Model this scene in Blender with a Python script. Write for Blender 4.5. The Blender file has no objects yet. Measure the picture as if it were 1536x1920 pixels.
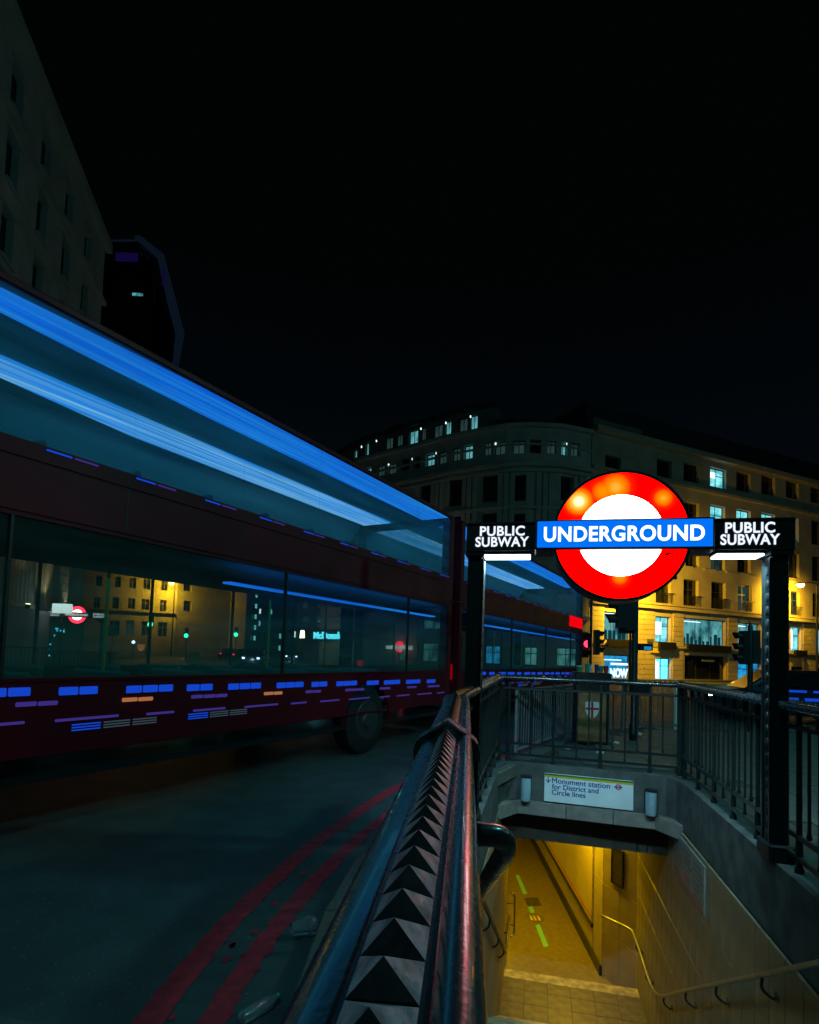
import bpy, bmesh, math, random
from mathutils import Vector, Matrix
from mathutils.geometry import tessellate_polygon
random.seed(7)
SC = bpy.context.scene
COL = SC.collection
PI = math.pi
# ------------------------------------------------------------------ camera
F = 1070.0; PPX = 768.0; PPY = 1170.0; EYE = 1.37
TILT = math.atan(56.6 / F); ROLL = math.atan(0.035)
RX = Matrix.Rotation(PI / 2 + TILT, 3, 'X')
RZ = Matrix.Rotation(ROLL, 3, 'Z')
CR = RX @ RZ
cam = bpy.data.cameras.new('camera'); camo = bpy.data.objects.new('camera', cam); COL.objects.link(camo)
cam.sensor_fit = 'HORIZONTAL'; cam.sensor_width = 36.0; cam.lens = 36.0 * F / 1536.0
cam.shift_x = 0.0; cam.shift_y = (PPY - 960.0) / 1536.0
cam.clip_start = 0.05; cam.clip_end = 3000
camo.matrix_world = Matrix.Translation((0, 0, EYE)) @ CR.to_4x4()
SC.camera = camo
# ------------------------------------------------------------------ world
w = bpy.data.worlds.new('World'); SC.world = w; w.use_nodes = True
nt = w.node_tree; nt.nodes.clear()
wo = nt.nodes.new('ShaderNodeOutputWorld'); bg = nt.nodes.new('ShaderNodeBackground')
sky = nt.nodes.new('ShaderNodeTexSky'); sky.sky_type = 'NISHITA'; sky.sun_disc = False
sky.sun_elevation = math.radians(-6); sky.sun_rotation = math.radians(20)
mx = nt.nodes.new('ShaderNodeMix'); mx.data_type = 'RGBA'; mx.blend_type = 'ADD'; mx.inputs[0].default_value = 1.0
mx.inputs[7].default_value = (0.0005, 0.0012, 0.0015, 1)
ml = nt.nodes.new('ShaderNodeMix'); ml.data_type = 'RGBA'; ml.blend_type = 'MULTIPLY'; ml.inputs[0].default_value = 1.0
ml.inputs[7].default_value = (0.004, 0.008, 0.010, 1)
nt.links.new(sky.outputs[0], ml.inputs[6]); nt.links.new(ml.outputs[2], mx.inputs[6])
tcw = nt.nodes.new('ShaderNodeTexCoord'); sxw = nt.nodes.new('ShaderNodeSeparateXYZ'); nt.links.new(tcw.outputs['Generated'], sxw.inputs[0])
rw = nt.nodes.new('ShaderNodeValToRGB'); rw.color_ramp.elements[0].position = 0.0; rw.color_ramp.elements[0].color = (.0016, .0034, .0062, 1)
rw.color_ramp.elements[1].position = .55; rw.color_ramp.elements[1].color = (.0003, .0009, .0010, 1)
nt.links.new(sxw.outputs[2], rw.inputs[0]); nt.links.new(rw.outputs[0], mx.inputs[7])
nt.links.new(mx.outputs[2], bg.inputs[0]); bg.inputs[1].default_value = 1.0
nt.links.new(bg.outputs[0], wo.inputs[0])
vs = SC.view_settings; vs.view_transform = 'Standard'; vs.look = 'None'; vs.exposure = 0.0; vs.gamma = 1.0; vs.use_curve_mapping = False
SC.cycles.use_denoising = True
SC.cycles.max_bounces = 8; SC.cycles.transparent_max_bounces = 24
SC.cycles.sample_clamp_indirect = 4.0

# ------------------------------------------------------------------ measuring helpers (surveying the place from the photograph)
def ray(px, py):
    return (CR @ Vector(((px - PPX) / F, (PPY - py) / F, -1.0))).normalized()
def on_z(px, py, z):
    r = ray(px, py); t = (z - EYE) / r.z
    return Vector((r.x * t, r.y * t, z))
def at(px, py, Y):
    r = ray(px, py); t = Y / r.y
    return Vector((r.x * t, Y, EYE + r.z * t))
def on_wall(P0, P1, px, py):
    d = Vector((P1[0] - P0[0], P1[1] - P0[1])); L = d.length; d = d / L
    r = ray(px, py)
    # t*r.xy = P0 + u*d
    det = r.x * (-d.y) - r.y * (-d.x)
    t = (P0[0] * (-d.y) - P0[1] * (-d.x)) / det
    u = (r.x * t - P0[0]) * d.x + (r.y * t - P0[1]) * d.y
    return u, EYE + r.z * t
SN, CS = 0.223, 0.975           # stair axis turned 12.9 degrees to the right
def S(a, b, z=0.0):
    return Vector((a * CS + b * SN, -a * SN + b * CS, z))
STAIR_ROT = -math.atan2(SN, CS)

# ------------------------------------------------------------------ materials
M = {}
def mat(name, col=(.5, .5, .5), rough=.6, metal=0.0, noise=0.0, nscale=20.0, bump=0.0, bscale=60.0, emit=None, es=0.0, spec=.5, col2=None, coat=0.0):
    m = bpy.data.materials.new(name); m.use_nodes = True
    n = m.node_tree.nodes; l = m.node_tree.links
    b = n['Principled BSDF']
    b.inputs['Base Color'].default_value = (*col, 1); b.inputs['Roughness'].default_value = rough
    b.inputs['Metallic'].default_value = metal; b.inputs['Specular IOR Level'].default_value = spec
    b.inputs['Coat Weight'].default_value = coat
    tc = n.new('ShaderNodeTexCoord')
    if noise > 0 or col2:
        t = n.new('ShaderNodeTexNoise'); t.inputs['Scale'].default_value = nscale; t.inputs['Detail'].default_value = 6
        l.new(tc.outputs['Object'], t.inputs['Vector'])
        r = n.new('ShaderNodeValToRGB'); r.color_ramp.elements[0].position = .35; r.color_ramp.elements[1].position = .68
        c2 = col2 if col2 else tuple(c * (1 - noise) for c in col)
        r.color_ramp.elements[0].color = (*c2, 1); r.color_ramp.elements[1].color = (*col, 1)
        l.new(t.outputs['Fac'], r.inputs['Fac']); l.new(r.outputs['Color'], b.inputs['Base Color'])
        mr = n.new('ShaderNodeMapRange'); mr.inputs['To Min'].default_value = min(1, rough * 1.25); mr.inputs['To Max'].default_value = rough * .8
        l.new(t.outputs['Fac'], mr.inputs['Value']); l.new(mr.outputs['Result'], b.inputs['Roughness'])
    if bump > 0:
        t2 = n.new('ShaderNodeTexNoise'); t2.inputs['Scale'].default_value = bscale; t2.inputs['Detail'].default_value = 5
        l.new(tc.outputs['Object'], t2.inputs['Vector'])
        bp = n.new('ShaderNodeBump'); bp.inputs['Strength'].default_value = bump; bp.inputs['Distance'].default_value = .01
        l.new(t2.outputs['Fac'], bp.inputs['Height']); l.new(bp.outputs['Normal'], b.inputs['Normal'])
    if emit:
        b.inputs['Emission Color'].default_value = (*emit, 1); b.inputs['Emission Strength'].default_value = es
    M[name] = m
    return m
def emat(name, col, s=1.0, streak=None, col2=None, scale=(1, 1, 1)):
    m = bpy.data.materials.new(name); m.use_nodes = True; n = m.node_tree.nodes; l = m.node_tree.links; n.clear()
    o = n.new('ShaderNodeOutputMaterial'); e = n.new('ShaderNodeEmission'); l.new(e.outputs[0], o.inputs[0])
    e.inputs[0].default_value = (*col, 1); e.inputs[1].default_value = s
    if col2:
        tc = n.new('ShaderNodeTexCoord'); mp = n.new('ShaderNodeMapping'); mp.inputs['Scale'].default_value = scale
        t = n.new('ShaderNodeTexNoise'); t.inputs['Scale'].default_value = 1.0; t.inputs['Detail'].default_value = 6
        r = n.new('ShaderNodeValToRGB'); r.color_ramp.elements[0].position = .38; r.color_ramp.elements[1].position = .66
        r.color_ramp.elements[0].color = (*col, 1); r.color_ramp.elements[1].color = (*col2, 1)
        l.new(tc.outputs['Object'], mp.inputs[0]); l.new(mp.outputs[0], t.inputs['Vector']); l.new(t.outputs['Fac'], r.inputs[0]); l.new(r.outputs[0], e.inputs[0])
    M[name] = m
    return m
def glass(name, tint, refl=.12, rough=.03):
    m = bpy.data.materials.new(name); m.use_nodes = True; n = m.node_tree.nodes; l = m.node_tree.links; n.clear()
    o = n.new('ShaderNodeOutputMaterial'); mixs = n.new('ShaderNodeMixShader'); t = n.new('ShaderNodeBsdfTransparent'); g = n.new('ShaderNodeBsdfGlossy')
    lw = n.new('ShaderNodeLayerWeight'); lw.inputs[0].default_value = .25
    mm = n.new('ShaderNodeMath'); mm.operation = 'MULTIPLY'; mm.inputs[1].default_value = refl * 3
    l.new(lw.outputs['Fresnel'], mm.inputs[0]); l.new(mm.outputs[0], mixs.inputs[0])
    t.inputs[0].default_value = (*tint, 1); g.inputs['Roughness'].default_value = rough; g.inputs['Color'].default_value = (.8, .9, .95, 1)
    l.new(t.outputs[0], mixs.inputs[1]); l.new(g.outputs[0], mixs.inputs[2]); l.new(mixs.outputs[0], o.inputs[0])
    M[name] = m
    return m
mat('black_paint', (.012, .019, .021), .36, noise=.35, nscale=30, bump=.25, bscale=45, spec=.45)
mat('rail_paint', (.018, .026, .031), .26, noise=.3, nscale=40, bump=.05, bscale=130, spec=.8, coat=.2)
mat('spike_lit', (.50, .38, .46), .34, bump=.5, bscale=60, col2=(.10, .075, .10), nscale=34, spec=.8)  # pinkish light on the facets put into their colour
mat('rail_worn', (.20, .19, .20), .36, metal=.5, bump=.5, bscale=90, col2=(.03, .03, .035), nscale=60)
mat('boss_paint', (.012, .02, .022), .6)
mat('dark_metal', (.02, .026, .028), .4, noise=.3, bump=.15)
mat('steel', (.32, .34, .34), .33, metal=.8, noise=.3, bump=.1)
mat('concrete', (.10, .115, .11), .8, noise=.5, nscale=5, bump=.5, bscale=90)
mat('coping_stone', (.27, .26, .23), .7, noise=.35, nscale=6, bump=.3, bscale=70)
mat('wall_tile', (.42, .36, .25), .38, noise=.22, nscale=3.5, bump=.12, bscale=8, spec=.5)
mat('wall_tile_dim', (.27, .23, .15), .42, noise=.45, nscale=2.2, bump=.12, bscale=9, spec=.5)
mat('grout', (.07, .06, .045), .9)
mat('poster_panel', (.55, .46, .30), .3, noise=.08, nscale=2)
mat('passage_floor', (.19, .155, .085), .34, noise=.25, nscale=9, bump=.08, bscale=50)
mat('step_tile', (.15, .13, .09), .42, noise=.5, nscale=7, bump=.3, bscale=60)
mat('step_edge', (.55, .48, .30), .3, noise=.6, nscale=9, bump=.3, bscale=80)
mat('dark_soffit', (.06, .055, .04), .8, noise=.4, nscale=6, bump=.2)
mat('black', (.006, .007, .008), .5)
mat('asphalt', (.050, .088, .088), .6, noise=.30, nscale=3.0, bump=.5, bscale=420)
mat('slab', (.12, .12, .105), .62, noise=.35, nscale=4.5, bump=.3, bscale=60)
mat('kerb_granite', (.13, .125, .11), .7, noise=.35, nscale=30, bump=.3, bscale=100)
mat('red_line', (.62, .02, .045), .65, noise=.35, nscale=14, bump=.5, bscale=400, col2=(.30, .018, .03))
mat('grit', (.17, .23, .23), .6)
mat('white_line', (.55, .55, .52), .6, noise=.3, nscale=12)
mat('portland', (.42, .43, .40), .8, noise=.25, nscale=.7, bump=.2, bscale=12)
mat('portland_clean', (.44, .40, .32), .8, noise=.25, nscale=.7, bump=.2, bscale=12)
mat('dark_stone', (.16, .17, .165), .8, noise=.3, nscale=.8, bump=.2, bscale=12)
mat('slate', (.035, .04, .045), .6, noise=.3, nscale=2)
mat('win_frame', (.03, .034, .036), .45)
mat('win_frame_pale', (.22, .22, .20), .5)
mat('dark_glass', (.008, .012, .015), .06, spec=.9)
mat('bus_red', (.17, .002, .012), .5, noise=.3, nscale=1.5, spec=.2)
mat('bus_roof', (.05, .004, .008), .6)
mat('bus_black', (.012, .013, .015), .3)
mat('bus_lining', (.30, .36, .36), .6)
mat('seat_cloth', (.03, .09, .12), .85, noise=.5, nscale=60)
mat('yellow_pole', (.5, .33, .03), .35)
mat('tyre', (.01, .01, .011), .85, bump=.3)
mat('rim', (.05, .05, .055), .5, metal=.4)
mat('brown_panel', (.42, .19, .075), .45, noise=.45, nscale=9, bump=.1)
mat('plastic_clear', (.75, .85, .85), .12, spec=.8)
M['plastic_clear'].node_tree.nodes['Principled BSDF'].inputs['Transmission Weight'].default_value = .85
mat('paper_white', (.75, .75, .73), .6)
mat('paper_red', (.45, .03, .05), .6)
mat('paper_green', (.03, .30, .16), .5)
mat('sign_white', (.78, .90, .95), .35, noise=.12, nscale=3)
mat('sign_grey', (.24, .25, .22), .5, noise=.2, nscale=5)
mat('sign_blue', (.01, .03, .28), .4)
mat('sign_green', (.01, .16, .05), .4)
mat('sign_yellow', (.70, .48, .02), .4)
mat('sign_red', (.55, .01, .02), .4)
mat('notice_yellow', (.65, .52, .03), .5)
mat('grey_print', (.10, .11, .12), .5)
mat('floor_green', (.17, .55, 1.0), .4, noise=.2, nscale=30)
mat('lamp_cover', (.30, .46, .54), .25, noise=.2, nscale=6)
mat('barrier_grey', (.22, .24, .24), .45, metal=.3, noise=.25)
mat('bollard_beige', (.75, .52, .34), .5, noise=.2, nscale=8)
mat('car_dark', (.010, .014, .03), .3, coat=.2)
mat('leaf', (.02, .05, .03), .8)
mat('bark', (.05, .035, .025), .9)
emat('sign_letters', (1.0, 1.0, 1.0), 1.5)
emat('roundel_white', (1.0, 1.0, 1.0), 8.0)
emat('panel_letters', (.80, .88, 1.0), 1.15)
emat('under_light', (.75, .92, 1.0), 5.0)
emat('lamp_sodium', (1.0, .62, .12), 30.0)
emat('lamp_warm', (1.0, .80, .48), 14.0)
emat('lamp_passage', (1.0, .72, .10), 6.0)
emat('green_signal', (.02, 1.0, .45), 6.0)
emat('red_signal', (1.0, .02, .06), 7.0)
emat('red_lit', (1.0, .0, .005), .9)
emat('tail_red', (1.0, .02, .10), 2.0)
emat('bus_tail', (.35, .0, .01), .7)
emat('head_white', (.45, .70, 1.0), 6.0)
emat('win_teal', (.16, .55, .58), .75, col2=(.02, .13, .16), scale=(1.3, 1.3, .9))
emat('win_bright', (.30, .95, 1.0), 1.0, col2=(.05, .42, .50), scale=(.9, .9, 1.6))
emat('win_dim', (.03, .075, .07), .6, col2=(.004, .012, .012), scale=(.8, .8, .5))
emat('win_white', (.75, .95, 1.0), 1.6)
emat('win_warm', (.8, .42, .05), .6)
emat('shop_blue', (.02, .42, .85), .9, col2=(.01, .16, .40), scale=(1.5, 1.5, 2.2))
emat('shop_cyan', (.10, .75, 1.0), 2.4)
emat('desk_dark', (.003, .035, .04), 1.0)
emat('strip_blue', (.004, .15, .95), 1.0, col2=(.02, .30, 1.0), scale=(.35, 14, 1))
emat('strip_pale', (.015, .26, .95), 1.1, col2=(.22, .58, 1.0), scale=(.3, 16, 1))
emat('glow_blue', (.006, .055, .55), 1.0)  # glow for the added light dashes
emat('glow_violet', (.05, .03, .24), .8)
emat('glow_amber', (.45, .17, .07), .8)
emat('glow_dim', (.05, .09, .12), .6)
emat('fairy', (.05, .55, .9), 2.5)
emat('tower_violet', (.04, .02, .30), .10)
emat('tower_edge', (.0025, .006, .012), 1.0)
glass('bus_glass', (.84, .88, .86), .0, .05)
def pane_haze():  # translucent film added so the panes show a teal haze
    m = M['bus_glass']; n = m.node_tree.nodes; l = m.node_tree.links
    o = [q for q in n if q.type == 'OUTPUT_MATERIAL'][0]; src = o.inputs[0].links[0].from_socket
    d = n.new('ShaderNodeBsdfTranslucent'); d.inputs[0].default_value = (.55, .75, .75, 1)
    d2 = n.new('ShaderNodeBsdfDiffuse'); d2.inputs[0].default_value = (.5, .6, .6, 1)
    ad = n.new('ShaderNodeMixShader'); ad.inputs[0].default_value = .15; l.new(d.outputs[0], ad.inputs[1]); l.new(d2.outputs[0], ad.inputs[2])
    mp = n.new('ShaderNodeMapping'); mp.inputs['Scale'].default_value = (.5, 6, 5); tc = n.new('ShaderNodeTexCoord'); l.new(tc.outputs['Object'], mp.inputs[0])
    t = n.new('ShaderNodeTexNoise'); t.inputs['Scale'].default_value = 1.6; t.inputs['Detail'].default_value = 7; l.new(mp.outputs[0], t.inputs['Vector'])
    mr = n.new('ShaderNodeMapRange'); mr.inputs['From Min'].default_value = .3; mr.inputs['From Max'].default_value = .75; mr.inputs['To Min'].default_value = .05; mr.inputs['To Max'].default_value = .22
    l.new(t.outputs['Fac'], mr.inputs['Value'])
    ms_ = n.new('ShaderNodeMixShader'); l.new(mr.outputs['Result'], ms_.inputs[0]); l.new(src, ms_.inputs[1]); l.new(ad.outputs[0], ms_.inputs[2]); l.new(ms_.outputs[0], o.inputs[0])
pane_haze()
glass('shop_glass', (.8, .9, .9), .06)

# speckles in asphalt
def asphalt_speckle():
    m = M['asphalt']; n = m.node_tree.nodes; l = m.node_tree.links; b = n['Principled BSDF']
    tc = n.new('ShaderNodeTexCoord'); v = n.new('ShaderNodeTexVoronoi'); v.inputs['Scale'].default_value = 38
    l.new(tc.outputs['Object'], v.inputs['Vector'])
    r = n.new('ShaderNodeValToRGB'); r.color_ramp.elements[0].position = .0; r.color_ramp.elements[0].color = (1.0, 1.0, 1.0, 1)
    r.color_ramp.elements[1].position = .17; r.color_ramp.elements[1].color = (0, 0, 0, 1)
    l.new(v.outputs['Distance'], r.inputs[0])
    big = n.new('ShaderNodeTexNoise'); big.inputs['Scale'].default_value = 22; l.new(tc.outputs['Object'], big.inputs['Vector'])
    rr = n.new('ShaderNodeValToRGB'); rr.color_ramp.elements[0].position = .50; rr.color_ramp.elements[1].position = .78
    l.new(big.outputs['Fac'], rr.inputs[0])
    mu = n.new('ShaderNodeMix'); mu.data_type = 'RGBA'; mu.blend_type = 'MULTIPLY'; mu.inputs[0].default_value = 1
    l.new(r.outputs[0], mu.inputs[6]); l.new(rr.outputs[0], mu.inputs[7])
    ad = n.new('ShaderNodeMix'); ad.data_type = 'RGBA'; ad.blend_type = 'ADD'; ad.inputs[0].default_value = 1
    src = b.inputs['Base Color'].links[0].from_socket
    l.new(src, ad.inputs[6]); l.new(mu.outputs[2], ad.inputs[7]); l.new(ad.outputs[2], b.inputs['Base Color'])
asphalt_speckle()

# roundel red: backlit plastic with lamp hot spots behind it
def roundel_red():
    m = bpy.data.materials.new('roundel_red'); m.use_nodes = True; n = m.node_tree.nodes; l = m.node_tree.links; n.clear()
    o = n.new('ShaderNodeOutputMaterial'); e = n.new('ShaderNodeEmission'); l.new(e.outputs[0], o.inputs[0])
    tc = n.new('ShaderNodeTexCoord'); acc = None
    # hot spots in sign-local x,z metres
    for (x, z, rad, k) in ((-.30, .26, .15, 1.0), (-.04, .36, .17, .62), (.29, .27, .11, .58), (-.13, .33, .14, .5), (.0, -.31, .10, .50)):
        d = n.new('ShaderNodeVectorMath'); d.operation = 'DISTANCE'; sp = n.new('ShaderNodeVectorMath'); sp.operation = 'MULTIPLY'
        sp.inputs[1].default_value = (1, 0, 1); l.new(tc.outputs['Object'], sp.inputs[0]); l.new(sp.outputs[0], d.inputs[0])
        d.inputs[1].default_value = (x, 0, z)
        mr = n.new('ShaderNodeMapRange'); mr.interpolation_type = 'SMOOTHSTEP'
        mr.inputs['From Min'].default_value = 0; mr.inputs['From Max'].default_value = rad; mr.inputs['To Min'].default_value = k; mr.inputs['To Max'].default_value = 0
        l.new(d.outputs['Value'], mr.inputs['Value'])
        if acc is None: acc = mr.outputs['Result']
        else:
            ad = n.new('ShaderNodeMath'); ad.operation = 'MAXIMUM'; l.new(acc, ad.inputs[0]); l.new(mr.outputs['Result'], ad.inputs[1]); acc = ad.outputs[0]
    r = n.new('ShaderNodeValToRGB'); cr = r.color_ramp
    cr.elements[0].position = 0; cr.elements[0].color = (8, 0, 0, 1)
    cr.elements[1].position = 1; cr.elements[1].color = (2.2, 1.5, .9, 1)
    for p, c in ((.18, (8, .015, 0, 1)), (.5, (6.0, .30, .0, 1)), (.78, (3.0, .72, .10, 1))):
        el = cr.elements.new(p); el.color = c
    l.new(acc, r.inputs[0]); l.new(r.outputs[0], e.inputs[0]); e.inputs[1].default_value = 1.0
    M['roundel_red'] = m
    m = emat('bar_blue', (.0, .17, 1.0), 1.0)
    n = m.node_tree.nodes; l = m.node_tree.links; e = [q for q in n if q.type == 'EMISSION'][0]
    tc = n.new('ShaderNodeTexCoord'); sx = n.new('ShaderNodeSeparateXYZ'); l.new(tc.outputs['Object'], sx.inputs[0])
    t = n.new('ShaderNodeTexNoise'); t.inputs['Scale'].default_value = 5; l.new(tc.outputs['Object'], t.inputs['Vector'])
    ma = n.new('ShaderNodeMath'); ma.operation = 'MULTIPLY_ADD'; ma.inputs[1].default_value = -2.4; ma.inputs[2].default_value = .35; l.new(sx.outputs[2], ma.inputs[0])
    mb = n.new('ShaderNodeMath'); mb.operation = 'MULTIPLY_ADD'; mb.inputs[1].default_value = .45; l.new(t.outputs['Fac'], mb.inputs[0]); l.new(ma.outputs[0], mb.inputs[2])
    r = n.new('ShaderNodeValToRGB'); r.color_ramp.elements[0].position = .2; r.color_ramp.elements[1].position = .9
    r.color_ramp.elements[0].color = (0, .17, .95, 1); r.color_ramp.elements[1].color = (.0, .40, 1.0, 1)
    l.new(mb.outputs[0], r.inputs[0]); l.new(r.outputs[0], e.inputs[0])
roundel_red()

# ------------------------------------------------------------------ object helpers
def tag(o, label=None, cat=None, group=None, kind=None):
    if label: o['label'] = label
    if cat: o['category'] = cat
    if group: o['group'] = group
    if kind: o['kind'] = kind
    return o
def empty(name, loc=(0, 0, 0), rz=0.0):
    o = bpy.data.objects.new(name, None); COL.objects.link(o); o.location = loc; o.rotation_euler = (0, 0, rz); o.empty_display_size = .2
    return o
def thing(name, label, cat, loc=(0, 0, 0), rz=0.0, group=None):
    return tag(empty(name, loc, rz), label, cat, group)
class MB:
    def __init__(s): s.v = []; s.f = []; s.sm = False
    def add(s, vs, fs):
        k = len(s.v); s.v += [tuple(p) for p in vs]; s.f += [tuple(i + k for i in f) for f in fs]; return s
    def box(s, x0, x1, y0, y1, z0, z1, m=None):
        vs = [(x, y, z) for z in (z0, z1) for y in (y0, y1) for x in (x0, x1)]
        if m is not None: vs = [m @ Vector(p) for p in vs]
        return s.add(vs, [(0, 2, 3, 1), (4, 5, 7, 6), (0, 1, 5, 4), (2, 6, 7, 3), (0, 4, 6, 2), (1, 3, 7, 5)])
    def bbox(s, x0, x1, y0, y1, z0, z1, c=.004):   # box with chamfered vertical/horizontal edges
        bm = bmesh.new(); bmesh.ops.create_cube(bm, size=1)
        for v in bm.verts: v.co = Vector(((x0 + x1) / 2 + v.co.x * (x1 - x0), (y0 + y1) / 2 + v.co.y * (y1 - y0), (z0 + z1) / 2 + v.co.z * (z1 - z0)))
        bmesh.ops.bevel(bm, geom=bm.edges[:], offset=min(c, .45 * min(x1 - x0, y1 - y0, z1 - z0)), segments=1, affect='EDGES')
        bm.verts.index_update(); s.add([v.co[:] for v in bm.verts], [[v.index for v in f.verts] for f in bm.faces]); bm.free(); return s
    def quad(s, a, b, c, d): return s.add([a, b, c, d], [(0, 1, 2, 3)])
    def poly(s, pts): return s.add(pts, [tuple(range(len(pts)))])
    def prism(s, pts, ax, t0, t1):   # extrude 2D polygon along axis 'x','y','z'
        def mk(p, t): return {'x': (t, p[0], p[1]), 'y': (p[0], t, p[1]), 'z': (p[0], p[1], t)}[ax]
        n = len(pts); vs = [mk(p, t0) for p in pts] + [mk(p, t1) for p in pts]
        fs = [tuple(range(n))[::-1], tuple(range(n, 2 * n))] + [(i, (i + 1) % n, n + (i + 1) % n, n + i) for i in range(n)]
        return s.add(vs, fs)
    def tube(s, pts, r, seg=10, cap=True):
        pts = [Vector(p) for p in pts]; rs = r if isinstance(r, (list, tuple)) else [r] * len(pts); n = len(pts); rings = []
        up = Vector((0, 0, 1)); t0 = (pts[1] - pts[0]).normalized()
        if abs(t0.dot(up)) > .95: up = Vector((0, 1, 0))
        nrm = (up - t0 * up.dot(t0)).normalized()
        for i in range(n):
            t = (pts[min(i + 1, n - 1)] - pts[max(i - 1, 0)]).normalized()
            nrm = (nrm - t * nrm.dot(t)).normalized(); bi = t.cross(nrm)
            rings.append([pts[i] + (nrm * math.cos(2 * PI * k / seg) + bi * math.sin(2 * PI * k / seg)) * rs[i] for k in range(seg)])
        vs = [p for R in rings for p in R]; fs = []
        for i in range(n - 1):
            for k in range(seg): fs.append((i * seg + k, i * seg + (k + 1) % seg, (i + 1) * seg + (k + 1) % seg, (i + 1) * seg + k))
        if cap: fs += [tuple(range(seg))[::-1], tuple((n - 1) * seg + k for k in range(seg))]
        s.sm = True
        return s.add(vs, fs)
    def lathe(s, prof, seg=20, cx=0, cy=0):   # (r,z) rows
        vs = []; fs = []; n = len(prof)
        for (r, z) in prof:
            for k in range(seg): vs.append((cx + r * math.cos(2 * PI * k / seg), cy + r * math.sin(2 * PI * k / seg), z))
        for i in range(n - 1):
            for k in range(seg): fs.append((i * seg + k, i * seg + (k + 1) % seg, (i + 1) * seg + (k + 1) % seg, (i + 1) * seg + k))
        fs += [tuple(range(seg))[::-1], tuple((n - 1) * seg + k for k in range(seg))]
        s.sm = True
        return s.add(vs, fs)
    def disc(s, cx, y, cz, r, seg=48, a0=0, a1=2 * PI, y2=None, r2=0):   # in xz plane facing -y; ring if r2
        pts = []
        for k in range(seg + 1):
            a = a0 + (a1 - a0) * k / seg; pts.append((cx + r * math.cos(a), cz + r * math.sin(a)))
        return pts
    def sweep(s, prof, path, closed=True, cap=True):   # prof: (lateral, z) ; path: world xy points w/ z ; lateral to the right of travel
        path = [Vector(p) for p in path]; n = len(path); m = len(prof); vs = []; fs = []
        for i in range(n):
            if i == 0: t = path[1] - path[0]
            elif i == n - 1: t = path[-1] - path[-2]
            else: t = (path[i + 1] - path[i]).normalized() + (path[i] - path[i - 1]).normalized()
            t.z = 0; t.normalize(); r = Vector((t.y, -t.x, 0))
            k = 1.0
            if 0 < i < n - 1:
                e = (path[i + 1] - path[i]); e.z = 0; e.normalize(); k = 1 / max(.3, abs(e.dot(t)))
            for (q, z) in prof: vs.append(path[i] + r * q * k + Vector((0, 0, z)))
        mm = m if closed else m - 1
        for i in range(n - 1):
            for j in range(mm): fs.append((i * m + j, i * m + (j + 1) % m, (i + 1) * m + (j + 1) % m, (i + 1) * m + j))
        if cap and closed: fs += [tuple(range(m))[::-1], tuple((n - 1) * m + j for j in range(m))]
        return s.add(vs, fs)
    def mesh(s, name, material, smooth=False):
        me = bpy.data.meshes.new(name); me.from_pydata(s.v, [], s.f); me.validate()
        bm = bmesh.new(); bm.from_mesh(me); bmesh.ops.recalc_face_normals(bm, faces=bm.faces[:]); bm.to_mesh(me); bm.free()
        me.materials.append(M[material] if isinstance(material, str) else material)
        if smooth or s.sm:
            for p in me.polygons: p.use_smooth = True
            try: me.set_sharp_from_angle(angle=math.radians(40))
            except Exception: pass
        return me
    def build(s, name, material, parent=None, smooth=False, label=None):
        return mobj(name, s.mesh(name, material, smooth), parent, label)
def mobj(name, me, parent=None, label=None, loc=None, rot=None):
    o = bpy.data.objects.new(name, me); COL.objects.link(o)
    if parent: o.parent = parent
    if label: o['label'] = label
    if loc is not None: o.location = loc
    if rot is not None: o.rotation_euler = rot
    return o
def copy_tree(o, parent=None):
    c = o.copy(); COL.objects.link(c); c.parent = parent
    for ch in list(o.children): copy_tree(ch, c)
    return c
FONT_CACHE = {}
def text_mesh(body, size, material, bold=0.0, depth=.003, align='CENTER', space=1.0, xs=1.0):
    cu = bpy.data.curves.new('lettering', 'FONT'); cu.body = body; cu.size = size; cu.offset = bold; cu.extrude = depth
    cu.align_x = align; cu.align_y = 'CENTER'; cu.space_character = space; cu.space_line = .78; cu.resolution_u = 6
    o = bpy.data.objects.new('lettering_tmp', cu); COL.objects.link(o)
    dg = bpy.context.evaluated_depsgraph_get(); dg.update()
    me = bpy.data.meshes.new_from_object(o.evaluated_get(dg)); bpy.data.objects.remove(o); bpy.data.curves.remove(cu)
    me.transform(Matrix.Rotation(PI / 2, 4, 'X') @ Matrix.Diagonal((xs, 1, 1, 1)))
    me.materials.clear(); me.materials.append(M[material]); me.name = 'lettering'
    return me
def fit_text(me, width=None, height=None, cx=0, cz=0):
    xs = [v.co.x for v in me.vertices]; zs = [v.co.z for v in me.vertices]
    w0 = max(xs) - min(xs); h0 = max(zs) - min(zs); kx = width / w0 if width else 1; kz = height / h0 if height else kx
    if width is None: kx = kz
    mx_, mz_ = (max(xs) + min(xs)) / 2, (max(zs) + min(zs)) / 2
    for v in me.vertices: v.co.x = (v.co.x - mx_) * kx + cx; v.co.z = (v.co.z - mz_) * kz + cz
    return me
def light(name, loc, col, power, size=.15, kind='POINT', rot=None, parent=None, spot=None, blend=.6, sx=None, sy=None):
    d = bpy.data.lights.new(name, kind); d.color = col; d.energy = power
    if kind in ('POINT', 'SPOT'): d.shadow_soft_size = size
    if kind == 'SPOT': d.spot_size = spot; d.spot_blend = blend
    if kind == 'AREA':
        d.shape = 'RECTANGLE'; d.size = sx; d.size_y = sy
    o = bpy.data.objects.new(name, d); COL.objects.link(o); o.location = loc
    if rot: o.rotation_euler = rot
    if parent: o.parent = parent
    return o

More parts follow.
